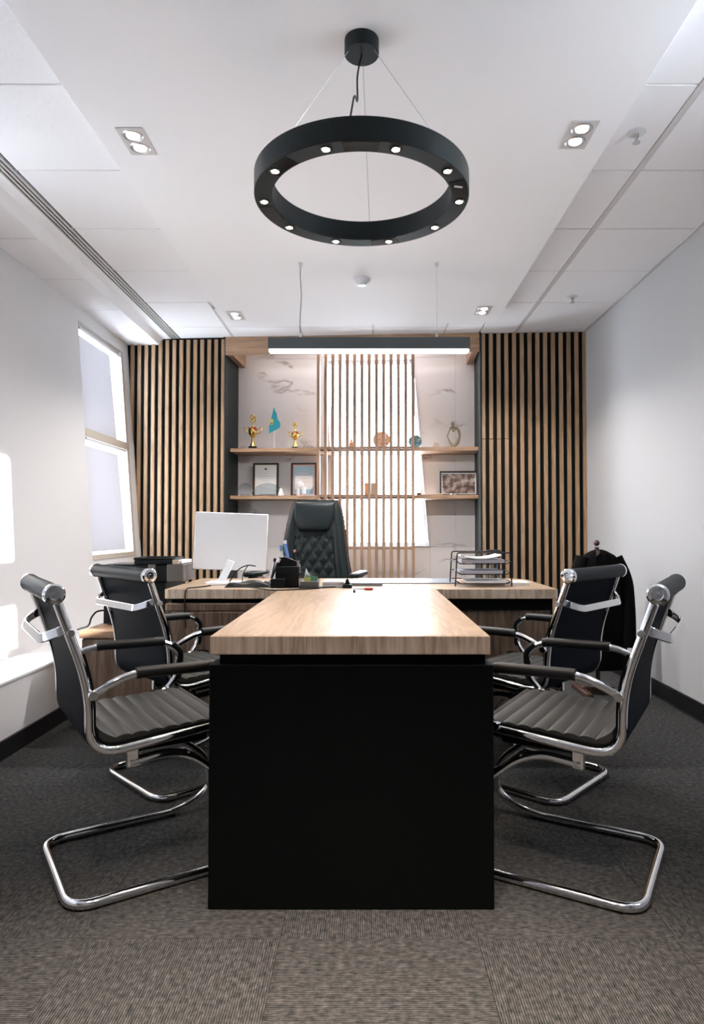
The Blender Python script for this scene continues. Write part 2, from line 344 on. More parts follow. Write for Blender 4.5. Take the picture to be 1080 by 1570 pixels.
# ceiling: slab, tiles in view, grid bars, dropped centre panel
ce = struct('ceiling', MB().box(-2.3, 2.1, Y0-.2, Y1+.2, CZ+.03, CZ+.12), 'tile', smooth=False)
obj('plain_ceiling', MB().box(-2.3, RX, Y0, 1.857, CZ, CZ+.03), 'tile', ce, smooth=False)
TJ = [1.857+.6*k for k in range(8)]; XJ = [-1.15, -.55, .05, .65, 1.25]
def ctile(x0, x1, y0, y1, z=CZ):
    obj('ceiling_tile', MB().box(x0+.006, x1-.006, y0+.004, y1-.004, z, z+.02), 'tile', ce, bevel=.003)
for k in range(len(TJ)-1):
    a, b = TJ[k], min(TJ[k+1], 6.05)
    ctile(1.25+.008, RX, a, b); ctile(.95, 1.25-.008, a, b); ctile(-1.62, -1.04 if b < 5.1 else -1.156, a, b); ctile(-2.14, -1.80, a, b, BZ)
    if b > 5.1:
        for x in XJ[:-1]: ctile(x, min(x+.6, .95) if x > .6 else x+.6, a if a > 5.0 else 5.0, b)
tb = MB().box(1.238, 1.262, 1.857, 6.0, CZ-.003, CZ+.02)
obj('grid_bar', tb, 'tbar', ce)
for y in TJ:
    obj('grid_bar', MB().box(.95, RX, y-.004, y+.004, CZ+.004, CZ+.015), 'tbar', ce); obj('grid_bar', MB().box(-1.63, -1.0, y-.004, y+.004, CZ+.004, CZ+.015), 'tbar', ce)
    obj('grid_bar', MB().box(-2.14, -1.8, y-.004, y+.004, BZ+.004, BZ+.015), 'tbar', ce)
for x in XJ[:-1]: obj('grid_bar', MB().box(x-.008, x+.008, 5.0, 5.9, CZ-.001, CZ+.015), 'tbar', ce)
obj('grid_bar', MB().box(RX-.02, RX, 1.0, 5.6, CZ-.006, CZ+.01), 'tbar', ce)
obj('ceiling_panel', MB().prism([(-1.083, Y0), (.99, Y0), (.985, 5.07), (-1.083, 5.19)], PZc, CZ+.02, 'z'), 'gyps', ce, bevel=.002)
bk = MB(); pr = [(-1.635, CZ+.03), (-1.70, CZ+.03), (-1.70, CZ-.004), (-1.765, CZ-.004), (-1.775, CZ-.02), (-1.79, BZ+.012), (-1.80, BZ), (-1.81, BZ+.02), (-1.81, CZ+.03)]
bk.prism([(-1.70, CZ+.03), (-1.70, CZ-.004), (-1.765, CZ-.004), (-1.773, CZ-.016), (-1.785, BZ+.014), (-1.80, BZ-.001), (-1.815, BZ), (-1.815, CZ+.03)], Y0, 6.0)
obj('ceiling_bulkhead', bk, 'gyps', ce)
obj('bulkhead_soffit', MB().box(-2.2, -1.8, Y0, 1.857, BZ, CZ+.03), 'gyps', ce, smooth=False)
sl = thing('air_slot_diffuser', 'long grey triple slot air diffuser running along the left side of the ceiling', 'air vent', (-1.665, 3.2, CZ))
obj('slot_cavity', MB().box(-.035, .035, -5.4, 2.7, .012, .02), 'black', sl, smooth=False)
for k, x in enumerate((-.033, -.011, .011, .033)):
    obj('slot_rail', MB().box(x-.0045, x+.0045, -5.4, 2.7, -.003, .012), 'tbar', sl, bevel=.001)

# back wall frame: rotated about the right-hand corner
BR = radians(-3.2); BP = Vector((RX, 5.56, 0)); BM = Matrix.Translation(BP) @ Matrix.Rotation(BR, 4, 'Z')
def B(x, d, z): return BM @ Vector((x-RX, d, z))          # x as if the wall were frontal, d behind the slat fronts
def bobj(name, mb, m, parent=None, **k):
    mb.v = [(x-RX, y, z) for x, y, z in mb.v]
    return obj(name, mb, m, parent, loc=None if parent else BP, rot=None if parent else (0, 0, BR), **k)
ND = .46; XL, XR = -1.225, .952
# wall_back: marble slabs around the window
wb = struct('wall_back', MB(), 'wall'); wb.location = BP; wb.rotation_euler = (0, 0, BR)
bb = MB()
zt, zb_ = E+1.575, .875
us = [-1.5, -.44, .400, .775, 1.3]; vs = [0, zb_, 1.30, zt, CZ+.05]
def sh(u, v):
    w = .082 if u in (-.44, .400) else 0
    return u+w*max(0, min(zt-v, zt-zb_))
for i in range(4):
    for j in range(4):
        if i == 1 and j in (1, 2): continue
        a, b, c, d = 0, 0, vs[j]+.0006, vs[j+1]-.0006
        u0, u1 = us[i], us[i+1]
        pts = []
        for v in (c, d):
            x0, x1 = sh(u0, v)+.0006, sh(u1, v)-.0006
            pts += [(x0, ND, v), (x1, ND, v), (x1, ND+.025, v), (x0, ND+.025, v)]
        o = bobj('marble_slab', MB().hexa(pts), 'marble', wb, bevel=.001)
core = MB()
for i in range(4):
    for j in range(4):
        if i == 1 and j in (1, 2): continue
        u0, u1 = us[i], us[i+1]; pts = []
        if i == 0: u0 = -2.6
        if i == 3: u1 = 2.4
        for v in (vs[j], vs[j+1]): pts += [(sh(u0, v), ND+.025, v), (sh(u1, v), ND+.025, v), (sh(u1, v), ND+.2, v), (sh(u0, v), ND+.2, v)]
        core.hexa(pts)
bobj('wall_core', core, 'wall', wb, smooth=False)
w5 = MB()
def shear_bar(mb, u0, u1, d0, d1, v0=zb_, v1=zt):
    pts = []
    for v in (v0, v1):
        s = .082*(zt-v); pts += [(u0+s, d0, v), (u1+s, d0, v), (u1+s, d1, v), (u0+s, d1, v)]
    return mb.hexa(pts)
shear_bar(w5, -.44, -.405, ND+.10, ND+.15); shear_bar(w5, .365, .400, ND+.10, ND+.15); shear_bar(w5, -.44, .400, ND+.10, ND+.15, zt-.035, zt); shear_bar(w5, -.44, .400, ND+.10, ND+.15, zb_, zb_+.035)
win = bobj('window_5', w5, 'white', None, bevel=.003); win['kind'] = 'structure'
bobj('glass_pane', shear_bar(MB(), -.41, .37, ND+.12, ND+.126), 'glass', win, smooth=False)
lin = MB(); shear_bar(lin, .390, .400, ND-.012, ND+.16); shear_bar(lin, -.44, -.43, ND-.012, ND+.16); shear_bar(lin, -.44, .400, ND-.012, ND+.16, zb_, zb_+.01)
bobj('window_reveal', lin, 'white', win, bevel=.002)
q = B(.05, ND+.22, 1.75); portal(q, (.95, 1.8), (-.056, -1, 0))

# slatted panels
def slat_panel(name, label, x0, x1, ztop, xs, wd, split):
    t = thing(name, label, 'wall panel', BP); t.rotation_euler = (0, 0, BR)
    bobj('backing_board', MB().box(x0, x1, .022, ND+.03, 0, ztop+.02), 'blackfelt', t, smooth=False)
    bobj('edge_board', MB().box(*( (x0-.004, x0+.014) if x0 > 0 else (x1-.014, x1+.004) ), .0, ND, 0, ztop+.02), 'niche', t, bevel=.001)
    pm = None
    for k, x in enumerate(xs):
        if k < split:
            bobj('wood_slat', MB().box(x-wd/2, x+wd/2, 0, .022, 0, E+.757), 'slat', t, bevel=.0015)
            bobj('wood_slat', MB().box(x-wd/2, x+wd/2, 0, .022, E+.761, ztop), 'slat', t, bevel=.0015)
        else:
            bobj('wood_slat', MB().box(x-wd/2, x+wd/2, 0, .022, 0, ztop), 'slat', t, bevel=.0015)
    return t
xs = [P(202+10.72*k, 530, 5.56+.056*(RX-P(202+10.72*k, 530, 5.7).x)).x for k in range(14)]
slat_panel('slatted_wall_panel', 'tall oak slatted wall panel on black backing behind the white monitor', -2.16, XL, E+1.635, xs, .0305, 0)
xs = [P(741.5+11.78*k, 520, 5.59).x for k in range(14)]
slat_panel('slatted_wall_panel', 'tall oak slatted wall panel on black backing beside the hanging jacket', XR, RX-.012, E+1.648, xs, .0315, 4)
for o in COL.objects:
    pass
# beam over the niche
bm_ = thing('ceiling_beam', 'oak beam box across the top of the marble niche', 'beam', BP); bm_.rotation_euler = (0, 0, BR)
zb1 = E+272*5.68/F
bobj('front_board', MB().box(XL+.002, XR-.006, 0, .03, zb1, CZ-.001), 'shelf', bm_, bevel=.002)
bobj('side_return', MB().box(XL+.016, XL+.07, .03, ND-.002, zb1-.004, CZ-.03), 'shelf', bm_, bevel=.002)
bobj('side_return', MB().box(XR-.075, XR-.018, .03, ND-.002, zb1-.004, CZ-.03), 'shelf', bm_, bevel=.002)
obj('added_fill_strip', MB().box(XL+.10-RX, XR-.10-RX, .034, .046, zb1+.06, zb1+.072), 'led', bm_)  # added strip, hidden behind the board to brighten the marble
lsl = light('added_strip_fill', 'AREA', ((XL+XR)/2-RX, .06, zb1+.05), bm_, 0.4, (1, .95, .92), shape='RECTANGLE', size=1.9, size_y=.02); lsl.rotation_euler = (radians(38), 0, 0)  # area lamp of the added strip, extra fill for the niche
# shelves
SZ1 = E+(812-686.5)*5.83/F; SZ2 = E+(812-759.5)*5.83/F
SD0, SD1 = .13, ND-.001
for z, lab in ((SZ1, 'upper long oak shelf across the marble niche'), (SZ2, 'lower long oak shelf across the marble niche')):
    tag(bobj('wall_shelf', MB().box(XL+.016, XR-.006, SD0, SD1, z-.032, z), 'shelf', bevel=.002), lab, 'shelf')
# slat screen in front of the window
sc = thing('slat_screen', 'open oak slat screen standing before the bright back window', 'screen', BP); sc.rotation_euler = (0, 0, BR)
for k in range(14):
    x = -.428+.0627*k
    bobj('screen_slat', MB().box(x-.0128, x+.0128, .075, .125, 0, CZ-.04 if k not in () else CZ), 'slat2', sc, bevel=.001)
for z in (SZ1-.008, SZ2-.008, E-28*5.8/F):
    bobj('cross_rail', MB().box(-.445, .402, .085, .115 if z > 1 else .115, z-.011, z+.011), 'slat2', sc, bevel=.001)

# ------------------------------------------------------------------ desk
DT = E-.29; DY = 1.847
def place(o, l): o.location = l; return o
d = thing('meeting_desk', 'long oak meeting table top on a black pedestal in the middle', 'desk', (-.045, DY, 0))
mb = MB().box(-.383, .381, 0, 1.435, DT-.052, DT)
top = obj('worktop', mb, 'desk', d, bevel=.002)
ed = MB().box(-.384, .382, -.003, .001, DT-.0505, DT-.0015); obj('edge_band', ed, 'edge', d, bevel=.001)
obj('recessed_plinth', MB().box(-.362, .372, .02, .09, DT-.08, DT-.052), 'black', d, smooth=False)
obj('pedestal', MB().box(-.387, .391, .0, .09, 0, DT-.080), 'black', d, bevel=.003)
obj('spine_panel', MB().box(-.06, .06, .09, 1.38, 0, DT-.052), 'black', d, bevel=.003)
cY = 3.288
c = thing('cross_desk', 'wide oak executive desk with black gap under its top', 'desk', (0, cY, 0))
obj('worktop', MB().prism([(-.985, 0), (.93, 0), (.93, .62), (.86, .72), (-.985, .72)], DT-.048, DT, 'z'), 'deskx', c, bevel=.002)
obj('edge_band', MB().box(-.986, .931, -.003, .001, DT-.0465, DT-.0015), 'edge', c, bevel=.001)
obj('black_rail', MB().box(-.96, .91, .02, .68, DT-.105, DT-.048), 'black', c, smooth=False)
obj('drawer_unit', MB().box(-.985, -.46, 0, .66, 0.02, DT-.07), 'cab', c, bevel=.003)
obj('top_rail', MB().box(-.984, -.46, -.006, .0, DT-.105, DT-.072), 'cab', c, bevel=.002)
obj('door', MB().box(-.955, -.47, -.008, .0, .05, DT-.112), 'cab', c, bevel=.003)
obj('modesty_panel', MB().box(.30, .90, .03, .05, .02, DT-.106), 'cab', c, bevel=.002)
obj('leg_panel', MB().box(.86, .90, .05, .66, 0, DT-.106), 'cab', c, bevel=.002)
l = thing('low_cabinet', 'low oak cabinet by the window ledge under the black case', 'cabinet', (-1.44, 3.375, 0))
obj('body', MB().box(.01, .44, .02, .58, 0, .485), 'cab', l, bevel=.002)
obj('cabinet_top', MB().box(0, .445, 0, .6, .487, .522), 'shelf', l, bevel=.002)
obj('door', MB().box(.012, .438, .003, .02, .01, .48), 'cab', l, bevel=.002)

# ------------------------------------------------------------------ conference chair
def make_chair(label):
    r = thing('conference_chair', label, 'chair', group='conference chairs around the meeting table')
    prof = fillet([(-.045, 0, .855), (.045, 0, .60), (.045, 0, .41), (.47, 0, .447), (.50, 0, .40)], [0, .12, .10, .05, 0], 8)
    hw = .235
    for sg in (-1, 1):
        p = [v+Vector((0, sg*hw, 0)) for v in prof]
        obj('side_rail', MB().sweep(p, [(.0125*cos(2*pi*k/14), .0095*sin(2*pi*k/14)) for k in range(14)], b=(0, 1, 0)), 'chrome', r, ang=60)
        p = [v+Vector((0, sg*(hw-.011), 0)) for v in prof[1:-4]]
        obj('rail_gasket', MB().sweep(p, [(-.010, -.007), (.019, -.007), (.019, .007), (-.010, .007)], b=(0, 1, 0)), 'black', r)
    # back sheet
    pb = prof[:14]
    pb = [v for v in fillet([(-.030, 0, .835), (.038, 0, .61), (.040, 0, .415), (.20, 0, .428)], [0, .12, .085, 0], 8)]
    obj('backrest', MB().sweep(pb, [(-.006, -hw+.015), (.006, -hw+.015), (.006, hw-.015), (-.006, hw-.015)], b=(0, 1, 0)), 'mesh', r)
    # seat with channels
    top = []; n = 72
    for i in range(n+1):
        s = .075+.40*i/n; z = .447+.030*(s-.07); u = (s-.075)/.0445
        z += .0055*abs(sin(pi*u))**.6
        if i > n-6: z -= .004*(i-n+6)**1.3
        if s < .12: z += .03*((.12-s)/.045)**2
        top.append((s, z))
    bot = [(.475, .425), (.09, .415), (.07, .43)]
    obj('seat', MB().prism(top+bot, -hw+.012, hw-.012), 'leather', r, bevel=.004, ang=60)
    # headrest roll
    obj('headrest_roll', MB().tube([(-.047, -hw+.002, .858), (-.047, hw-.002, .858)], .027, 20), 'roll', r, ang=50)
    for sg in (-1, 1):
        cp = MB().lathe([(.0001, .012), (.006, .012), (.007, .009), (.013, .009), (.015, .013), (.024, .012), (.0285, .006), (.0285, -.008)], (0, 0, 0), 24, True)
        cp.v = [(-.047+x, sg*(hw+.006+z), .858+y) for x, y, z in cp.v]
        obj('end_cap', cp, 'chrome', r)
    # rear handle
    hz = .765; hx = -.013
    hp = fillet([(hx, -hw-.002, hz), (hx-.022, -hw+.005, hz-.010), (hx-.058, -hw+.05, hz-.03), (hx-.058, hw-.05, hz-.03), (hx-.022, hw-.005, hz-.010), (hx, hw+.002, hz)], [0, .02, .04, .04, .02, 0], 6)
    obj('back_handle', MB().sweep(hp, [(-.004, -.013), (.004, -.013), (.004, .013), (-.004, .013)], b=(.25, 0, 1)), 'chrome', r, bevel=.002)
    for sg in (-1, 1):
        obj('bolt', MB().lathe([(.0001, -.012), (.009, -.012), (.011, 0), (.009, .012), (.0001, .012)], (hx+.008, sg*(hw+.006), hz-.012), 14, axis='y'), 'steel', r)
        # armrest
        y = sg*(hw+.022)
        ap = fillet([(.045, sg*(hw+.01), .575), (.085, y, .602), (.15, y, .627), (.40, y, .622), (.455, y, .585), (.450, y, .50), (.40, sg*(hw+.008), .452)], [0, .03, .05, .05, .06, .05, 0], 6)
        a = obj('armrest', MB().sweep(ap, [(.011*cos(2*pi*k/12), .0085*sin(2*pi*k/12)) for k in range(12)], b=(0, 1, 0)), 'chrome', r)
        obj('arm_pad', MB().sweep([(.165, y, .628), (.18, y, .629), (.38, y, .626), (.395, y, .623)], [(.0165*cos(2*pi*k/14), .0185*sin(2*pi*k/14)) for k in range(14)], b=(0, 1, 0)), 'pad', a)
        obj('arm_sleeve', MB().sweep(fillet([(.425, y, .614), (.457, y, .585), (.4505, y, .50), (.445, y, .487)], .05, 5), [(.0125*cos(2*pi*k/12), .012*sin(2*pi*k/12)) for k in range(12)], b=(0, 1, 0)), 'plastic', a)
        jb = MB().lathe([(.0001, -.016), (.012, -.016), (.014, -.012), (.014, .012), (.012, .016), (.0001, .016)], (.052, sg*(hw+.008), .58), 14, axis='y')
        obj('arm_joint', jb, 'chrome', a)
        obj('arm_joint', MB().lathe([(.0001, -.014), (.012, -.014), (.014, -.01), (.014, .01), (.012, .014), (.0001, .014)], (.40, sg*(hw+.004), .452), 14, axis='y'), 'chrome', a)
    for s in (.20, .40): obj('seat_stretcher', MB().tube([(s, -hw, .418+.02*s), (s, hw, .418+.02*s)], .010, 10), 'chrome', r)
    obj('seat_mechanism', MB().box(.17, .42, -.13, .13, .368, .41), 'plastic', r, bevel=.006)
    for sg in (-1, 1): obj('bracket', MB().box(.165, .20, sg*.15-.01, sg*.15+.01, .335, .425), 'chrome', r, bevel=.003)
    # cantilever base: one bent tube
    by = .235; ty = .15; R = .0135
    half = [(.175, ty, .348), (.33, ty, .362), (.54, .21, .20), (.575, by, .07), (.45, by, R+.002), (.0, by, R+.002)]
    other = [(x, -y, z) for x, y, z in half[::-1]]
    bp = fillet(half+other, [0, .09, .10, .09, .10, .075, .075, .10, .09, .10, .09, 0], 8)
    obj('base_tube', MB().tube(bp, R, 14), 'chrome', r)
    for sg in (-1, 1):
        for s in (.06, .42): obj('glide', MB().box(-.012, .012, -.008, .008, 0, .006), 'plastic', r, loc=(s, sg*by, 0))
    return r
def put(c, C, deg): c.location = (C[0], C[1], 0); c.rotation_euler = (0, 0, radians(deg)); return c
ch = make_chair('chrome cantilever chair nearest on the right of the black pedestal')
put(ch, (.848, 2.01), 150)
for lab, C, a in (('chrome cantilever chair nearest on the left of the black pedestal', (-.925, 2.015), 33.5),
                  ('chrome cantilever chair in front of the hanging black jacket', (.868, 2.685), 138),
                  ('chrome cantilever chair in front of the low oak cabinet and black case', (-.945, 2.71), 44)):
    c2 = copy_obj(ch); c2['label'] = lab; put(c2, C, a)

# ------------------------------------------------------------------ executive chair
ex = thing('executive_chair', 'black leather high-back executive chair with diamond quilting behind the desk', 'chair', (-.352, 4.40, 0), radians(-9))
def wid(t):      # t 0 bottom .. 1 top
    ks = [(0, .25), (.25, .268), (.45, .235), (.6, .218), (.8, .195), (.93, .175), (1, .15)]
    for (a, x), (b, y) in zip(ks, ks[1:]):
        if t <= b: u = (t-a)/(b-a); u = u*u*(3-2*u) if 0 else u; return x+(y-x)*u
    return ks[-1][1]
BZ0, BZ1 = .50, 1.225
def back_surf(front):
    def fn(u, v):
        x = (2*u-1); w = wid(v); z = BZ0+(BZ1-BZ0)*v; e = (1-abs(x)**3.0)
        rec = .10*v**1.3
        if front:
            th = .055*sqrt(max(e, 0))+.0
            if abs(x) < .62 and .05 < v < .66:          # diamond quilting
                a = x*w/.036; b = z/.056; dq = min(abs(sin(pi*(a+b)/2)), abs(sin(pi*(a-b)/2)))
                th += .016*dq**.6*min(1, (.62-abs(x))*10) - .012
            elif abs(x) >= .62: th += .014*min(1, (abs(x)-.62)*8)*min(1, (1-abs(x))*5)
            return (x*w, -th+rec, z)
        return (x*w, .05*sqrt(max(e, 0))+rec, z)
    return fn
mb = MB(); mb.grid(back_surf(True), 60, 70); mb.grid(back_surf(False), 16, 20)
obj('backrest', mb, 'exec', ex, ang=60)
hm = MB()
def head(u, v):
    x = 2*u-1; z = BZ1-.005-.205*(1-v); w = .14*(1-.33*(1-v)**3) ; e = max(0, 1-abs(x)**4)*max(0, 1-abs(2*v-1)**6)
    return (x*w, -.045-.042*sqrt(e)+.10*((z-BZ0)/(BZ1-BZ0))**1.3, z)
hm.grid(head, 30, 20); obj('head_cushion', hm, 'exec', ex, ang=60, solid=.004)
edge = [head(u, v) for u, v in [(0, 1-.05*k) for k in range(0, 21)]+[(.05*k, 0) for k in range(1, 21)]+[(1, .05*k) for k in range(1, 21)]]
obj('piping', MB().tube([(x, y-.004, z) for x, y, z in edge], .0028, 6), 'stitch', ex)
edge = [back_surf(True)(.985, k/30) for k in range(31)]
for sg in (-1, 1): obj('piping', MB().tube([(sg*x, y-.003, z) for x, y, z in edge], .0025, 6), 'stitch', ex)
obj('seat', MB().box(-.25, .25, -.42, .06, .44, .54), 'exec', ex, bevel=.035, seg=4)
for sg in (-1, 1):
    a = obj('armrest', MB().tube(fillet([(sg*.25, 0, .47), (sg*.33, 0, .49), (sg*.335, 0, .72), (sg*.325, -.33, .735), (sg*.33, -.34, .5), (sg*.25, -.3, .46)], .06, 6), .014, 10), 'chrome', ex)
    obj('arm_pad', MB().box(sg*.33-.032, sg*.33+.032, -.34, .02, .738, .768), 'exec', a, bevel=.013, seg=3)
obj('gas_column', MB().lathe([(.025, .09), (.025, .25), (.018, .25), (.018, .44)], (0, -.18, 0), 16), 'chrome', ex)
for k in range(5):
    a = 2*pi*k/5+.3; cx, cy = .30*cos(a), -.18+.30*sin(a)
    lg = obj('base_leg', MB().tube([(0, -.18, .11), (cx, cy, .075)], .018, 10), 'chrome', ex)
    obj('caster', MB().lathe([(.012, -.022), (.027, -.02), (.027, .02), (.012, .022)], (cx, cy, .029), 14, axis='y'), 'plastic', lg)

# ------------------------------------------------------------------ ring pendant
rc = PZ(554.5, 55, PZc); RYc = rc.y
Hb = 1.05; rz = E+Hb
rc = Vector((-.017, 2.125, 0))
rp = thing('ring_pendant_lamp', 'large black ring pendant lamp with ten spots hanging above the table', 'lamp', (rc.x, rc.y, rz))
ring = MB().sweep([(.312*cos(2*pi*k/96), .312*sin(2*pi*k/96), .034) for k in range(96)], [(-.0285, -.034), (.0285, -.034), (.0285, .034), (-.0285, .034)], b=(0, 0, 1), closed=True)
obj('ring_body', ring, 'ring', rp, bevel=.0015)
for k in range(10):
    a = radians(-90+18+36*k); x, y = .312*cos(a), .312*sin(a)
    s = obj('spot_ring', MB().lathe([(.011, -.0015), (.0165, -.003), (.0175, 0), (.0165, .001)], (x, y, -.0005), 20, False), 'ringgloss', rp)
    obj('spot_lens', MB().lathe([(.0001, -.0018), (.0115, -.0018), (.0115, .001)], (x, y, 0), 18), 'lens', s)
    light('ring_spot', 'SPOT', (x, y, -.006), rp, 5, (1, .80, .62), spot_size=radians(72), spot_blend=.7, shadow_soft_size=.01)
for a in (-90, -15, 165, 222, 300, 75):
    if a == 300: continue
    arc = [(.312*cos(radians(a+q)), .312*sin(radians(a+q)), -.0006) for q in (-9, -6, -3, 0, 3, 6, 9)]
    obj('glossy_plate', MB().sweep(arc, [(-.023, -.0006), (.023, -.0006), (.023, .0006), (-.023, .0006)], b=(0, 0, 1)), 'ringgloss', rp)
pa = radians(-18); obj('white_sticker', MB().obox((.312*cos(pa), .312*sin(pa), -.0018), .026, .009, .0008, Matrix.Rotation(.25, 3, 'Z')), 'paper', rp)
zc = PZc-rz
obj('canopy', MB().lathe([(.0001, -.046), (.054, -.046), (.0555, -.0445), (.0555, 0)], (0, 0, zc), 40), 'ring', rp)
for a in (200, 330, 85):
    x, y = .30*cos(radians(a)), .30*sin(radians(a))
    obj('suspension_wire', MB().tube([(.046*cos(radians(a)), .046*sin(radians(a)), zc-.046), (x, y, .068)], .0009, 6), 'steel', rp)
obj('power_cable', MB().tube(fillet([(.0, 0, zc-.045), (-.015, -.01, zc-.12), (-.012, -.06, zc-.25), (-.02, -.16, .25), (-.035, -.28, .067)], .12, 8), .0028, 8), 'plastic', rp)

# linear LED bar
yb = 3.93
lb0 = P(412, 531, yb); lb1 = P(720, 531, yb)
lb = thing('linear_pendant_lamp', 'long straight grey LED bar lamp hanging before the slat screen', 'lamp', ((lb0.x+lb1.x)/2, yb, lb0.z))
hwid = (lb1.x-lb0.x)/2
obj('housing', MB().box(-hwid, hwid, -.03, .03, -.022, .047), mat('lamp_grey', (.06, .07, .075), .5), lb, bevel=.004)
obj('diffuser', MB().box(-hwid+.004, hwid-.004, -.027, .027, -.038, -.022), 'led', lb, bevel=.006)
for px, mm, th in ((463, 'plastic', .0022), (668, 'steel', .0011)):
    x = (px-VX)/F*yb*1.028-lb.location.x; zt2 = PZc-lb0.z
    pth = [(x, 0, .05), (x-.004, 0, .15), (x+.006, 0, .3), (x-.003, 0, .42), (x, 0, zt2)] if px == 463 else [(x, 0, .05), (x, 0, zt2)]
    obj('suspension_cord', MB().tube(fillet(pth, .05, 4), th, 6), mm, lb)
    obj('ceiling_grip', MB().lathe([(.008, -.02), (.012, 0)], (x, 0, zt2), 12), 'steel', lb)
    obj('cord_grip', MB().lathe([(.006, 0), (.008, .02), (.003, .03)], (x, 0, .046), 12), 'white', lb)
light('led_light', 'AREA', (0, 0, -.045), lb, 20, (1, .97, .95), shape='RECTANGLE', size=2*hwid, size_y=.05)

# recessed double downlights; the last two unseen, added to light desk front and floor
for px, py, nm in ((209.5, 217, 'double square downlight nearest on the left of the ring lamp'), (887.5, 207, 'double square downlight nearest on the right of the ring lamp'),
                   (362, 484, 'far double downlight above the left end of the LED bar'), (741, 476, 'far double downlight above the right slatted panel'),
                   (-.35, 0, 'added left double downlight, unseen on the ceiling behind the camera'), (.35, 0, 'added right double downlight, unseen on the ceiling behind the camera')):
    p = PZ(px, py, PZc) if py > 0 else Vector((px, .55, PZc))
    dl = thing('ceiling_downlight', nm, 'ceiling light', (p.x, p.y, PZc))
    fr = MB().box(-.054, .054, -.095, .095, -.004, -.001); obj('trim_plate', fr, 'tbar', dl, bevel=.0015)
    for sg in (-1, 1):
        g = obj('lamp_ring', MB().lathe([(.023, -.004), (.036, -.008), (.042, -.004), (.042, -.002)], (0, sg*.043, 0), 24, False), 'steel', dl)
        obj('lamp_lens', MB().lathe([(.0001, -.0065), (.024, -.0065), (.024, -.003)], (0, sg*.043, 0), 20), 'lensw', g)
        light('downlight_spot', 'SPOT', (0, sg*.043, -.012), dl, (100 if p.y < 1 else 8) if p.y < 4 else 16, (1, .80, .66) if p.y < 1 else (1, .90, .80), spot_size=radians(74 if p.y < 1 else 80 if p.y < 4 else 130), spot_blend=.6, shadow_soft_size=.02)
p = PZ(555, 428, PZc)
sm = thing('smoke_detector', 'small white round smoke detector on the ceiling behind the ring', 'smoke detector', (p.x, p.y, PZc))
obj('detector_body', MB().lathe([(.0001, -.045), (.025, -.043), (.03, -.030), (.045, -.024), (.055, -.012), (.055, 0)], (0, 0, 0), 28), 'white', sm)
obj('detector_grille', MB().lathe([(.0255, -.041), (.0285, -.041), (.0315, -.031), (.0285, -.031)], (0, 0, 0), 24, False), 'steel', sm)
for px, py, lab in ((976, 204, 'ceiling sprinkler near the top right'), (878, 455, 'small ceiling sprinkler near the right slatted panel')):
    p = PZ(px, py, CZ); sp = thing('fire_sprinkler', lab, 'sprinkler', (p.x, p.y, CZ))
    obj('escutcheon', MB().lathe([(.0001, -.008), (.02, -.008), (.036, -.003), (.038, 0)], (0, 0, 0), 24), 'white', sp)
    obj('sprinkler_body', MB().lathe([(.010, 0), (.010, -.02), (.006, -.024), (.006, -.042), (.0001, -.042)], (0, 0, 0), 14), 'steel', sp)
    obj('deflector', MB().lathe([(.0001, -.044), (.016, -.044), (.016, -.0415), (.0001, -.0415)], (0, 0, 0), 14), 'steel', sp)

# ------------------------------------------------------------------ left cabinet load
ca = thing('computer_case', 'tall black case standing on the low oak cabinet', 'computer', (-1.405, 3.59, .522))
obj('case_body', MB().box(0, .33, 0, .36, .006, .225), 'plastic', ca, bevel=.004)
for x in (.04, .29):
    for y in (.05, .31): obj('foot', MB().lathe([(.014, 0), (.014, .0065)], (x, y, 0), 12), 'plastic', ca)
pr = thing('printer', 'grey and black laser printer on top of the black case', 'printer', (-1.40, 3.575, .748))
obj('printer_body', MB().box(0, .34, .01, .24, 0, .098), 'plastic', pr, bevel=.008)
obj('side_panel', MB().box(.335, .425, 0, .24, .004, .098), 'printer', pr, bevel=.006)
obj('side_panel', MB().box(.235, .275, 0, .012, .004, .097), 'printer', pr, bevel=.003)
obj('side_panel', MB().box(0, .05, 0, .012, .004, .097), 'printer', pr, bevel=.003)
b0 = thing('folder', 'black folder with white pages lying on the printer', 'folder', (-1.36, 3.58, .846))
obj('cover', MB().box(.12, .33, 0, .22, 0, .020), 'plastic', b0, bevel=.003); obj('pages', MB().box(.325, .372, .01, .21, .003, .019), 'paper', b0)
b1 = tag(obj('box', MB().box(0, .03, 0, .18, 0, .024), 'cream', loc=(-1.03, 3.56, .846), bevel=.003), 'small cream box lying beside the folder on the printer', 'box')
b1.scale = (1.0, .12, 1)
ly = thing('letter_tray', 'flat black tray lying on the black folder', 'tray', (-1.24, 3.585, .866))
obj('tray_base', MB().box(0, .21, 0, .2, 0, .005), 'plastic', ly, bevel=.002)
obj('tray_rim', MB().tube(fillet([(.0, 0, .009), (.21, 0, .009), (.21, .2, .009), (0, .2, .009), (0, 0, .009)], .03, 4), .006, 8), 'plastic', ly)
cb = obj('cable', MB().tube(fillet([(-1.395, 3.60, .60), (-1.43, 3.56, .60), (-1.435, 3.50, .57), (-1.425, 3.46, .535), (-1.46, 3.40, .5265)], .04, 5), .005, 8), 'plastic')
tag(cb, 'short black cable coiling beside the black case on the cabinet', 'cable')

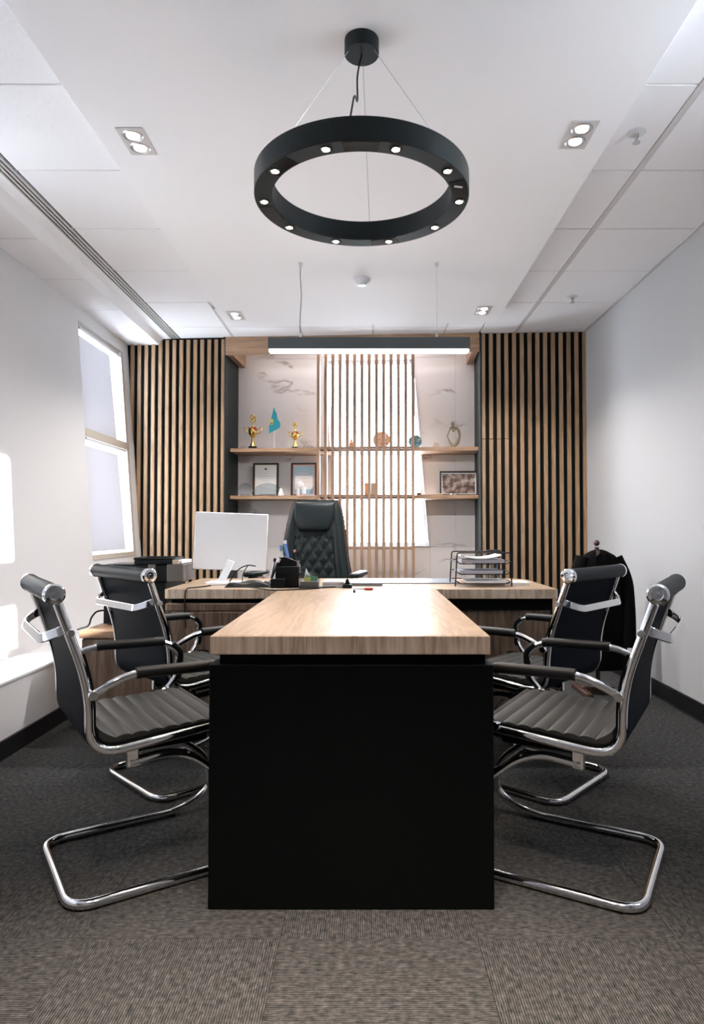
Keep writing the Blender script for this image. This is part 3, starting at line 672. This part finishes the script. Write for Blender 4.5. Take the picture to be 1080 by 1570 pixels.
# ------------------------------------------------------------------ monitor & desk clutter
mo = thing('computer_monitor', 'white-backed flat computer monitor on the left of the desk', 'monitor', (-.73, 3.66, DT))
Rm = Matrix.Rotation(radians(9), 3, 'Z') @ Matrix.Rotation(radians(2.2), 3, 'Y') @ Matrix.Rotation(radians(-7), 3, 'X')
mc = Vector((.0, .04, .24))
pc = P(354.5, 830, 3.70); mc = pc-Vector((-.73, 3.66, DT))
bod = MB().obox(mc, .395, .014, .315, Rm); obj('monitor_body', bod, 'monitor', mo, bevel=.004)
obj('screen', MB().obox(mc+Rm@Vector((0, .0085, 0)), .40, .006, .318, Rm), 'plastic', mo, bevel=.001)
st = MB().sweep([(-.06, -.03, .004), (-.035, -.012, .06), (-.01, .01, .12)], [(-.006, -.02), (.006, -.02), (.006, .02), (-.006, .02)], b=(1, 0, 0))
obj('stand_neck', st, 'white', mo, bevel=.003)
obj('stand_foot', MB().box(-.14, .06, -.06, .10, 0, .007), 'white', mo, bevel=.003)
def cable(pts, r, lab, m='plastic'):
    return tag(obj('cable', MB().tube(fillet(pts, .05, 5), r, 8), m), lab, 'cable')
cable([P(352, 892, 3.48), P(366, 872, 3.5), P(380, 866, 3.52), P(392, 868, 3.55)], .003, 'black cable rising in a curve below the white monitor')
cable([P(372, 893, 3.46), P(372, 880, 3.5), P(381, 866, 3.53)], .0025, 'thin black cable plugged into the lower edge of the white monitor')
def flat(pts, lab, r=.003, m='plastic'): return cable(pts, r, lab, m)
flat([(-.80, 3.45, DT+.0035), (-.845, 3.34, DT+.0035), (-.88, 3.295, DT+.004), (-.885, 3.279, DT-.01), (-.888, 3.276, DT-.1), (-.88, 3.274, DT-.19)], 'thin black cable hanging over the front edge of the cross desk')
flat([(-.62, 3.40, DT+.004), (-.45, 3.18, DT+.004), (-.32, 3.22, DT+.004), (-.22, 3.32, DT+.004), (-.12, 3.38, DT+.004)], 'black cable lying across the junction of the two desk tops')
# black peripherals
kb = thing('keyboard', 'white keyboard lying below the white monitor', 'keyboard', (-.80, 3.50, DT), radians(2))
obj('keyboard_body', MB().box(-.03, .27, 0, .10, 0, .012), 'white', kb, bevel=.003)
for i in range(14):
    for j in range(4): pass
keys = MB()
for i in range(14):
    for j in range(4): keys.box(-.022+.0205*i, -.022+.0205*i+.0165, .008+.022*j, .026+.022*j, .012, .016)
kk = obj('keys', keys, 'paper', kb, smooth=False); kk['kind'] = 'stuff'
def blob(name, lab, cat, c, sx, sy, sz, m):
    o = MB()
    for i in range(3): pass
    o.grid(lambda u, v: (sx*(2*u-1), sy*(2*v-1), sz*max(0, (1-abs(2*u-1)**3)*(1-abs(2*v-1)**3))**.5*(.8+.2*sin(9*u+4*v))), 22, 12)
    o.box(-sx, sx, -sy, sy, 0, .0015)
    return tag(obj(name, o, m, loc=c, ang=60), lab, cat)
blob('glove_pouch', 'soft black pouch lying right of the monitor foot', 'pouch', (-.60, 3.42, DT), .115, .05, .035, 'plastic')
blob('computer_mouse', 'black computer mouse left of the pen organiser', 'mouse', (-.485, 3.47, DT), .055, .04, .038, 'plastic')
# pen organiser
og = thing('pen_organiser', 'black pen organiser in front of the executive chair', 'pen holder', (-.405, 3.37, DT))
mb = MB(); mb.box(-.055, .065, 0, .09, 0, .105); mb.prism([(-.055, .105), (.065, .105), (.05, .13), (-.02, .155), (-.04, .15)], .03, .085)
obj('holder_body', mb, 'plastic', og, bevel=.003)
obj('front_pocket', MB().box(-.075, .0, -.03, 0, 0, .045), 'plastic', og, bevel=.003)
def pen(lab, a, b, r, m, cap='plastic', group=None):
    a, b = Vector(a), Vector(b); t = thing('pen', lab, 'pen', a, group=group)
    obj('barrel', MB().tube([(0, 0, 0), (b-a)*.85], r, 8), m, t); obj('pen_cap', MB().tube([(b-a)*.8, (b-a)], r*1.15, 8), cap, t); return t
og0 = Vector((-.405, 3.37, DT))
pen('blue and white pen, tallest in the organiser', og0+Vector((.005, .03, .15)), og0+Vector((-.012, .03, .235)), .007, 'bluep', 'white')
pen('green-capped pen in the organiser', og0+Vector((-.025, .03, .15)), og0+Vector((-.03, .03, .19)), .007, 'white', 'greenp')
pen('dark blue pen behind the green-capped pen', og0+Vector((-.03, .06, .14)), og0+Vector((-.036, .06, .21)), .006, 'bluep', 'bluep')
pen('pink-tipped pen in the organiser', og0+Vector((.035, .05, .12)), og0+Vector((.037, .05, .188)), .006, 'plastic', 'pinkp')
pen('silver black pen leaning in the left side of the organiser', og0+Vector((-.078, .03, .06)), og0+Vector((-.06, .03, .145)), .006, 'steel')
pen('white-tipped pen leaning beside the silver pen', og0+Vector((-.075, .01, .045)), og0+Vector((-.035, .015, .145)), .006, 'plastic', 'white')
sx = thing('scissors', 'black-handled scissors standing in the right of the organiser', 'scissors', og0+Vector((.052, .02, .10)))
for q in (-.014, .014):
    obj('handle_loop', MB().tube([(.014+q+.011*cos(2*pi*k/14), 0, .058+.022*sin(2*pi*k/14)) for k in range(14)], .0035, 6, closed=True), 'plastic', sx)
obj('blades', MB().box(.0, .012, -.001, .001, -.05, .036), 'steel', sx)
# note box
nb = thing('note_box', 'clear plastic note box full of coloured paper notes', 'note box', (-.335, 3.30, DT))
mb = MB(); mb.box(0, .10, 0, .003, 0, .075); mb.box(0, .10, .09, .093, 0, .075); mb.box(0, .003, .003, .09, 0, .075); mb.box(.097, .10, .003, .09, 0, .075); mb.box(0, .10, 0, .093, 0, .003)
obj('clear_sides', mb, 'clear', nb, smooth=False)
obj('note_block', MB().box(.006, .094, .006, .087, .003, .035), 'paperg', nb, bevel=.001)
obj('green_note', MB().obox((.06, .03, .048), .06, .004, .026, Matrix.Rotation(.1, 3, 'Y')), 'greenp', nb)
obj('yellow_note', MB().obox((.04, .02, .045), .03, .003, .02, Matrix.Rotation(-.3, 3, 'Y')), 'yellow', nb)
obj('white_note', MB().prism([(.02, .03), (.065, .035), (.032, .10)], .04, .042), 'paper', nb)
# papers + clips + mat
ps = thing('paper_stack', 'stack of white papers right of the clear note box', 'papers', (-.225, 3.36, DT))
for k in range(6): obj('paper_sheet', MB().obox((.06, .08, .0035+.005*k), .125-.004*k, .17, .0042, Matrix.Rotation(.05*(-1)**k, 3, 'Z')), 'paper' if k != 3 else 'paperg', ps)
bc = thing('binder_clip', 'black binder clip standing right of the paper stack', 'clip', (-.098, 3.345, DT))
obj('clip_body', MB().prism([(-.014, .018), (.014, .018), (.004, .046), (-.004, .046)], 0, .03), 'plastic', bc, bevel=.001)
obj('clip_base', MB().box(-.022, .024, -.02, .02, 0, .018), 'plastic', bc, bevel=.003)
bl = tag(obj('desk_mat', MB().box(-.08, .50, 0, .33, 0, .006), 'blotter', loc=(0, 3.60, DT), bevel=.002), 'large grey desk mat on the cross desk', 'desk mat')
bk2 = tag(obj('notebook', MB().box(0, .17, 0, .12, 0, .016), 'blotter', loc=(-.09, 3.46, DT), bevel=.002), 'thin grey-blue notebook lying beside the binder clip', 'notebook')
def penflat(lab, a, b, r, m, cap):
    a, b = Vector((*a, DT+r*1.2)), Vector((*b, DT+r*1.2)); t = thing('pen', lab, 'pen', a)
    obj('barrel', MB().tube([(0, 0, 0), (b-a)*.6], r, 8), m, t); obj('pen_cap', MB().tube([(b-a)*.55, (b-a)], r*1.2, 8), cap, t)
penflat('red-capped marker pen lying on the end of the meeting table', (-.065, 3.235), (.03, 3.225), .005, 'white', 'red')
penflat('black and white pen lying across the table in front of the red marker', (-.062, 3.17), (-.058, 3.09), .005, 'plastic', 'plastic')
# wire tray rack
tr = thing('paper_tray_rack', 'black wire three-tier paper tray rack on the right of the desk', 'tray rack', (.455, 3.42, DT))
TW, TD, TH = .275, .22, .172
for y in (0, TD):
    obj('wire_hoop', MB().tube(fillet([(-.006, y, .002), (.004, y, TH), (TW, y, TH), (TW+.006, y, .002)], .012, 5), .0035, 8), 'plastic', tr)
for k, z in enumerate((.015, .062, .115)):
    t_ = obj('wire_tray', MB().tube(fillet([(.004, 0, z+.012), (.02, .01, z), (TW-.015, .01, z), (TW, 0, z+.012), (TW, TD, z+.012), (0, TD, z+.012), (0, 0, z+.012)], .01, 3), .0028, 6), 'plastic', tr)
    for x in (.05, .1, .15, .2): obj('tray_wire', MB().tube([(x, .01, z), (x, TD, z)], .002, 5), 'plastic', t_)
def papers(lab, c, w, dd, h, m, rot=0, n=1, bend=0):
    o = MB(); o.grid(lambda u, v: (w*(u-.5), dd*v, h+bend*(2*u-1)**2), 12, 2)
    oo = MB(); 
    vs = [(w*(i/12-.5), y, bend*(2*i/12-1)**2*(1 if i > 0 else 1)+zz) for zz in (0, h) for y in (0, dd) for i in range(13)]
    fs = []
    for i in range(12): fs += [(i, i+1, 14+i, 13+i), (26+i, 39+i, 40+i, 27+i), (i, 26+i, 27+i, i+1), (13+i, 14+i, 40+i, 39+i)]
    fs += [(0, 13, 39, 26), (12, 38, 51, 25)]
    oo.add(vs, fs)
    return tag(obj('papers', oo, m, loc=c, rot=(0, 0, rot), ang=30), lab, 'papers')
tx, ty = .455+TW/2, 3.43
papers('white curled papers on the top tier of the wire rack', (tx, ty, DT+.119), .22, .20, .016, 'paperg', bend=.002)
papers('loose white sheets curling up on top of the tray papers', (tx-.01, ty, DT+.138), .21, .19, .006, 'paper', bend=.018)
papers('grey booklet on the middle tier of the wire rack', (tx-.01, ty, DT+.065), .22, .20, .015, 'paperg', bend=.002)
papers('white papers on the bottom tier of the wire rack', (tx+.02, ty, DT+.018), .20, .20, .010, 'paper')
papers('white folded papers lying right of the wire rack', (.455+TW+.068, 3.50, DT+.0005), .10, .16, .014, 'paper')
gl = thing('glass_jar', 'clear glass jar with black lid behind the wire rack', 'jar', (.70, 3.72, DT))
obj('jar_glass', MB().lathe([(.0001, 0), (.034, 0), (.036, .004), (.036, .15), (.033, .15), (.033, .006), (.0001, .006)], (0, 0, 0), 24, False), 'clear', gl)
obj('jar_lid', MB().lathe([(.0001, .15), (.038, .15), (.038, .178), (.0001, .178)], (0, 0, 0), 24), 'plastic', gl)

# ------------------------------------------------------------------ shelf objects
def S1(px, d=.26): 
    Yq = 5.72+d; x = (px-VX)/F*Yq; v = B(x, d, SZ1); return Vector((v.x, v.y, SZ1))
def S2(px, d=.26):
    Yq = 5.72+d; x = (px-VX)/F*Yq; v = B(x, d, SZ2); return Vector((v.x, v.y, SZ2))
def trophy(lab, loc, k):
    t = thing('trophy_cup', lab, 'trophy', loc); t.scale = (k, k, k)
    obj('plinth', MB().box(-.034, .034, -.034, .034, 0, .032), 'frame', t, bevel=.003)
    obj('cup', MB().lathe([(.0001, .032), (.026, .033), (.022, .05), (.012, .075), (.010, .11), (.02, .122), (.034, .14), (.042, .165), (.04, .19), (.030, .20), (.012, .212), (.006, .235), (.0001, .236)], (0, 0, 0), 24), 'gold', t)
    for sg in (-1, 1):
        obj('cup_handle', MB().tube(fillet([(sg*.034, 0, .145), (sg*.07, 0, .16), (sg*.085, 0, .215), (sg*.06, 0, .19), (sg*.038, 0, .185)], .03, 5), .004, 8), 'gold', t)
    obj('ribbon', MB().prism([(.0, .20), (.034, .205), (.048, .175), (.03, .17)], -.046, -.042), 'red', t)
    obj('ribbon', MB().prism([(-.04, .205), (-.015, .195), (-.03, .185)], -.046, -.042), 'red', t)
    tw = MB(); tw.tube([(.026*cos(2*pi*q/20), 0, .285+.032*sin(2*pi*q/20)) for q in range(20)], .005, 6, closed=True)
    for q in range(6):
        a = pi*q/6+.2; tw.tube([(-.024*cos(a), 0, .285-.03*sin(a)), (.024*cos(a), 0, .285+.03*sin(a))], .0035, 5)
    tw.lathe([(.004, .235), (.008, .245), (.004, .255)], (0, 0, 0), 10)
    obj('wreath_finial', tw, 'gold', t)
    return t
trophy('taller gold trophy cup at the left end of the upper shelf', S1(384), .98)
trophy('shorter gold trophy cup right of the teal flag', S1(449.5), .78)
fp = S1(417)
fg = thing('table_flag', 'teal flag with yellow sun emblem on a white table pole', 'flag', fp)
obj('pole', MB().tube([(0, 0, .004), (0, 0, .385)], .0028, 8), 'white', fg); obj('pole_foot', MB().lathe([(.03, 0), (.03, .006), (.006, .012)], (0, 0, 0), 18), 'white', fg)
fpts = [(.0, .385), (.012, .34), (.022, .33), (.03, .28), (.058, .235), (.056, .20), (.042, .19), (-.02, .155), (-.04, .145), (-.044, .20), (-.03, .25)]
fm = MB().prism(fpts, -.0015, .0015); fm.v = [(x, y-.006-.35*abs(x)*.4+.006*sin(60*x), z) for x, y, z in fm.v]; obj('flag_cloth', fm, 'teal', fg)
em = MB().lathe([(.0001, -.024), (.016, -.024), (.016, -.020), (.0001, -.020)], (-.018, 0, .255), 20, axis='y')
for q in range(16):
    a = 2*pi*q/16; em.add([(-.018+.0175*cos(a-.09), -.022, .255+.0175*sin(a-.09)), (-.018+.0175*cos(a+.09), -.022, .255+.0175*sin(a+.09)), (-.018+.022*cos(a), -.022, .255+.022*sin(a))], [(0, 1, 2)])
obj('sun_emblem', em, 'yellow', fg)
obj('eagle_emblem', MB().prism([(-.042, .238), (-.030, .222), (-.018, .218), (-.006, .224), (.002, .240), (-.008, .230), (-.018, .227), (-.028, .230)], -.0235, -.021), 'yellow', fg)
def frame(name, lab, cat, x0, x1, y0, y1, d, tilt, build, bt=.016):
    Y = 5.72+d; w = (x1-x0)/F*Y; h = (y1-y0)/F*Y; c = S2((x0+x1)/2, d)
    t = thing(name, lab, cat, c, rot=(radians(tilt), 0, BR))
    mb = MB(); mb.box(-w/2, w/2, -.012, .004, 0, bt); mb.box(-w/2, w/2, -.012, .004, h-bt, h); mb.box(-w/2, -w/2+bt, -.012, .004, bt, h-bt); mb.box(w/2-bt, w/2, -.012, .004, bt, h-bt); mb.box(-w/2, w/2, .004, .008, 0, h)
    obj('frame_border', mb, 'frame', t, bevel=.001)
    build(t, w, h, bt); return t
def cert1(t, w, h, b):
    obj('certificate_sheet', MB().box(-w/2+b, w/2-b, -.004, .003, b, h-b), 'paper', t)
    obj('emblem', MB().lathe([(.0001, -.0055), (.010, -.0055), (.010, -.004)], (0, 0, h*.82), 16, axis='y'), 'stitch', t)
    g = MB(); g.box(-w/2+b, -w/2+b+.003, -.006, -.004, b, h-b); g.box(w/2-b-.003, w/2-b, -.006, -.004, b, h-b); g.box(-w/2+b, w/2-b, -.006, -.004, h-b-.003, h-b); obj('gilt_liner', g, 'gold_dark', t)
    g = MB()
    for k, ww in enumerate((.5, .6, .35)): g.box(-w*ww/2, w*ww/2, -.005, -.004, h*(.6-.07*k), h*(.6-.07*k)+.003)
    obj('print_lines', g, 'greyprint', t)
def cert2(t, w, h, b):
    obj('certificate_border', MB().box(-w/2+b, w/2-b, -.004, .003, b, h-b), 'pinkprint', t)
    obj('certificate_ground', MB().box(-w/2+b+.012, w/2-b-.012, -.005, -.004, b+.012, h-b-.012), 'blueprint', t)
    obj('certificate_sheet', MB().box(-w/2+b+.02, w/2-b-.02, -.006, -.005, b+.05, h*.62), 'paper', t)
    g = MB(); g.box(-w*.22, w*.22, -.0065, -.005, h*.66, h*.66+.014); g.box(-.02, .025, -.0065, -.005, h*.77, h*.77+.006); obj('title_print', g, 'greyprint', t)
    g = MB(); g.box(-w*.12, w*.14, -.0065, -.006, h*.52, h*.52+.004); g.box(-w*.2, w*.2, -.0065, -.006, h*.44, h*.44+.003); obj('print_lines', g, 'pinkprint', t)
def photo(t, w, h, b):
    obj('mat_board', MB().box(-w/2+b, w/2-b, -.004, .003, b, h-b), 'paper', t)
    obj('photo_print', MB().box(-w/2+b+.008, w/2-b-.01, -.005, -.004, b+.006, h-b-.01), 'photo', t)
frame('certificate_frame', 'black framed cream certificate with a small seal on the lower shelf', 'picture frame', 383.5, 423, 706, 758, .36, -3, cert1)
frame('certificate_frame', 'black framed blue and pink certificate on the lower shelf', 'picture frame', 442.5, 482, 706, 758, .36, -3, cert2)
frame('photo_frame', 'black framed group photograph on the lower right shelf', 'picture frame', 669.5, 727, 719.5, 757.5, .34, -4, photo)
def arcaward(lab, px, d, r, hgt):
    t = thing('glass_award', lab, 'award', S2(px, d), BR)
    poly = [(r*cos(pi*k/20), .014+hgt*sin(pi*k/20)) for k in range(21)]
    obj('glass_arch', MB().prism(poly, -.004, .004), 'clear', t); obj('award_base', MB().box(-r*.5, r*.5, -.02, .02, 0, .014), 'clear', t, bevel=.002)
arcaward('clear half-round glass award at the left end of the lower shelf', 373, .24, .075, .105)
arcaward('clear half-round glass award before the cream certificate', 408, .22, .14, .10)
t = thing('award_figurine', 'white figurine with a round head before the blue certificate', 'figurine', S2(461, .24), BR)
obj('round_head', MB().ball((-.022, 0, .10), .034, sc=(1, .5, 1)), 'white', t); obj('figure_leg', MB().lathe([(.012, 0), (.016, .03), (.012, .07)], (-.035, 0, 0), 14), 'white', t); obj('figure_leg', MB().lathe([(.014, 0), (.018, .04), (.02, .08)], (.015, 0, 0), 14), 'white', t); obj('figure_base', MB().box(-.05, .04, -.02, .02, 0, .008), 'white', t, bevel=.002)
tag(obj('bell_figurine', MB().lathe([(.028, 0), (.026, .02), (.012, .055), (.006, .064), (.0001, .066)], (0, 0, 0), 20), 'white', loc=S2(429, .165)), 'small white bell-shaped figurine between the certificates', 'figurine')
t = thing('crystal_award', 'small clear crystal award on a grey base by the screen', 'award', S2(473, .20), BR)
obj('crystal_base', MB().box(-.06, .04, -.02, .02, 0, .016), 'paperg', t, bevel=.002); obj('crystal_blade', MB().prism([(.0, .016), (.028, .016), (.040, .085), (.012, .06)], -.006, .006), 'clear', t)
def plate(lab, px, r, m, d=.27):
    t = thing('decorative_plate', lab, 'plate', S1(px, d), rot=(radians(-9), 0, BR))
    obj('plate_disc', MB().lathe([(.0001, .006), (r*.6, .004), (r*.95, -.006), (r, -.008), (r*.97, 0), (r*.6, .010), (.0001, .012)], (0, 0, r+.008), 36, axis='y'), m, t)
    obj('plate_stand', MB().box(-r*.4, r*.4, -.03, .012, 0, .010), 'dwood', t, bevel=.002)
plate('round orange patterned plate behind the slat screen', 582, .076, 'platea')
plate('round blue and green plate at the right edge of the slat screen', 633, .058, 'plateb')
t = thing('conch_figurine', 'small orange upright ornament behind the left screen slats', 'figurine', S1(536, .27))
obj('figurine_body', MB().lathe([(.022, 0), (.026, .02), (.018, .06), (.008, .09), (.0001, .10)], (0, 0, 0), 14), 'platea', t)
t = thing('model_ship', 'tiny model sailing ship on the upper right shelf', 'model ship', S1(665, .25))
obj('hull', MB().prism([(-.03, .02), (-.022, .010), (.022, .010), (.036, .024), (0, .018)], -.008, .008), 'platea', t); obj('ship_stand', MB().box(-.012, .012, -.008, .008, 0, .011), 'frame', t)
for x in (-.014, .002, .016): obj('sail', MB().prism([(x-.007, .024), (x+.007, .024), (x+.004, .058), (x-.003, .055)], -.001, .001), 'cream', t)
# thinking figure sculpture
t = thing('thinker_sculpture', 'bronze abstract seated figure resting its head on long arms', 'sculpture', S1(691, .25), BR)
k_ = 5.97/F
def tp(px, py, y=0): return ((px-691)*k_, y, (684.5-py)*k_)
obj('figure_body', MB().tube([tp(689, 683.5, .0), tp(697, 676, .005), tp(700.5, 666), tp(699, 657), tp(694.5, 652.5)], .0145, 12, scales=[1, 1.1, .7, .85, .8]), 'bronze', t)
obj('figure_arm', MB().tube([tp(694, 652.5), tp(686, 652.5), tp(681.5, 666), tp(686, 676), tp(692, 683)], .0115, 12, scales=[.9, .8, .6, .9, 1.0]), 'bronze', t)
obj('figure_arm', MB().tube([tp(695, 654), tp(691, 659), tp(687, 652)], .0085, 10), 'bronze', t)
obj('figure_head', MB().ball(tp(689.5, 648), .018, sc=(.95, .9, 1.55)), 'bronze', t)
obj('figure_neck', MB().tube([tp(690, 651), tp(693, 654.5)], .011, 10), 'bronze', t)
# lower-right smalls
t = thing('desk_calendar', 'orange and cream standing card on the lower shelf behind the slats', 'card', S2(565.5, .27), BR)
obj('card_front', MB().box(-.055, -.01, -.002, .002, 0, .115), 'orange', t); obj('card_side', MB().box(.005, .055, -.002, .002, 0, .115), 'cream', t); obj('card_spine', MB().box(-.01, .005, -.004, .004, 0, .115), 'paper', t)
t = thing('pen_rest', 'cream stick with a dark tip lying on the lower right shelf', 'ornament', S2(658, .17), BR)
obj('stick', MB().tube([(-.09, 0, .007), (.09, 0, .009)], .0065, 8, scales=[.6, 1]), 'cream', t); obj('dark_tip', MB().tube([(.088, 0, .009), (.10, 0, .009)], .008, 8), 'orange', t)
t = thing('small_figurine', 'dark red small ornament at the right edge of the screen', 'figurine', S2(640, .22), BR)
obj('figurine_body', MB().box(-.025, .015, -.012, .012, 0, .026), 'stitch', t, bevel=.004); obj('figurine_tip', MB().tube([(.005, 0, .022), (.025, 0, .045)], .003, 6), 'plastic', t)
for k, px in enumerate((688, 694)):
    t = tag(obj('pebble', MB().ball((0, 0, .009), .009, sc=(1.1, .8, 1)), 'steel' if k else 'paper', loc=S2(px, .18)), ('silver' if k else 'white')+' pebble-like ornament in front of the framed group photograph', 'ornament')

# ------------------------------------------------------------------ valet stand with jacket
vy = 4.25; vx = (915-VX)/F*vy
vs_ = thing('valet_stand', 'dark wooden clothes valet stand by the right wall', 'clothes stand', (vx, vy, 0))
obj('post', MB().tube([(0, 0, .04), (0, 0, .92)], .014, 12), 'dwood', vs_)
obj('knob', MB().ball((0, 0, .945), .019), 'dwood', vs_)
obj('hanger_bar', MB().tube(fillet([(-.12, 0, .82), (0, 0, .88), (.14, 0, .82)], .05, 5), .012, 10), 'dwood', vs_)
for sg in (-1, 1): obj('foot', MB().box(sg*.10-.02, sg*.10+.02, -.16, .16, 0, .035), 'dwood', vs_, bevel=.006)
obj('crossbar', MB().box(-.10, .10, -.02, .02, .01, .045), 'dwood', vs_, bevel=.004)
obj('tag_plate', MB().box(-.022, -.002, -.062, -.058, .86, .90), 'cab', vs_)
jk = thing('hanging_jacket', 'long black jacket draped over the wooden valet stand by the right wall', 'jacket', (vx, vy, 0))
lv = [(.905, .02, .028), (.895, .05, .045), (.87, .095, .06), (.84, .128, .075), (.78, .15, .085), (.70, .155, .09), (.60, .158, .095), (.48, .165, .10), (.36, .170, .10), (.24, .168, .10), (.16, .16, .095)]
jm = MB(); n = 48; vv = []
for z, a, b in lv:
    for k in range(n):
        th = 2*pi*k/n; f = 1+(.05*sin(7*th+z*3)+.03*sin(13*th))*min(1, (.91-z)*4)
        vv.append((a*cos(th)*f+.012, b*sin(th)*f, z))
ff = [(i*n+k, i*n+(k+1) % n, (i+1)*n+(k+1) % n, (i+1)*n+k) for i in range(len(lv)-1) for k in range(n)]
ff += [tuple(range(n)), tuple((len(lv)-1)*n+k for k in range(n))]
jm.add(vv, ff); obj('jacket_body', jm, 'jacket', jk, ang=80)
for sg in (-1, 1):
    obj('sleeve', MB().tube(fillet([(sg*.10+.01, -.01, .85), (sg*.155+.012, -.03, .72), (sg*.165+.01, -.045, .52), (sg*.16+.01, -.06, .30)], .1, 6), .048, 14), 'jacket', jk)
    obj('lapel', MB().prism([(sg*.012+.01, .89), (sg*.05+.01, .86), (sg*.055+.01, .76), (sg*.01+.01, .62)], -.098, -.090), 'jacket', jk)
so = thing('wall_socket', 'white wall socket low on the right wall behind the valet stand', 'socket', (RX, 4.86, .15))
obj('socket_plate', MB().box(-.010, 0, -.045, .045, -.045, .045), 'white', so, bevel=.003)
obj('socket_insert', MB().lathe([(.0001, -.013), (.018, -.013), (.022, -.0165), (.024, -.010)], (0, 0, 0), 20, False, axis='x'), 'white', so)
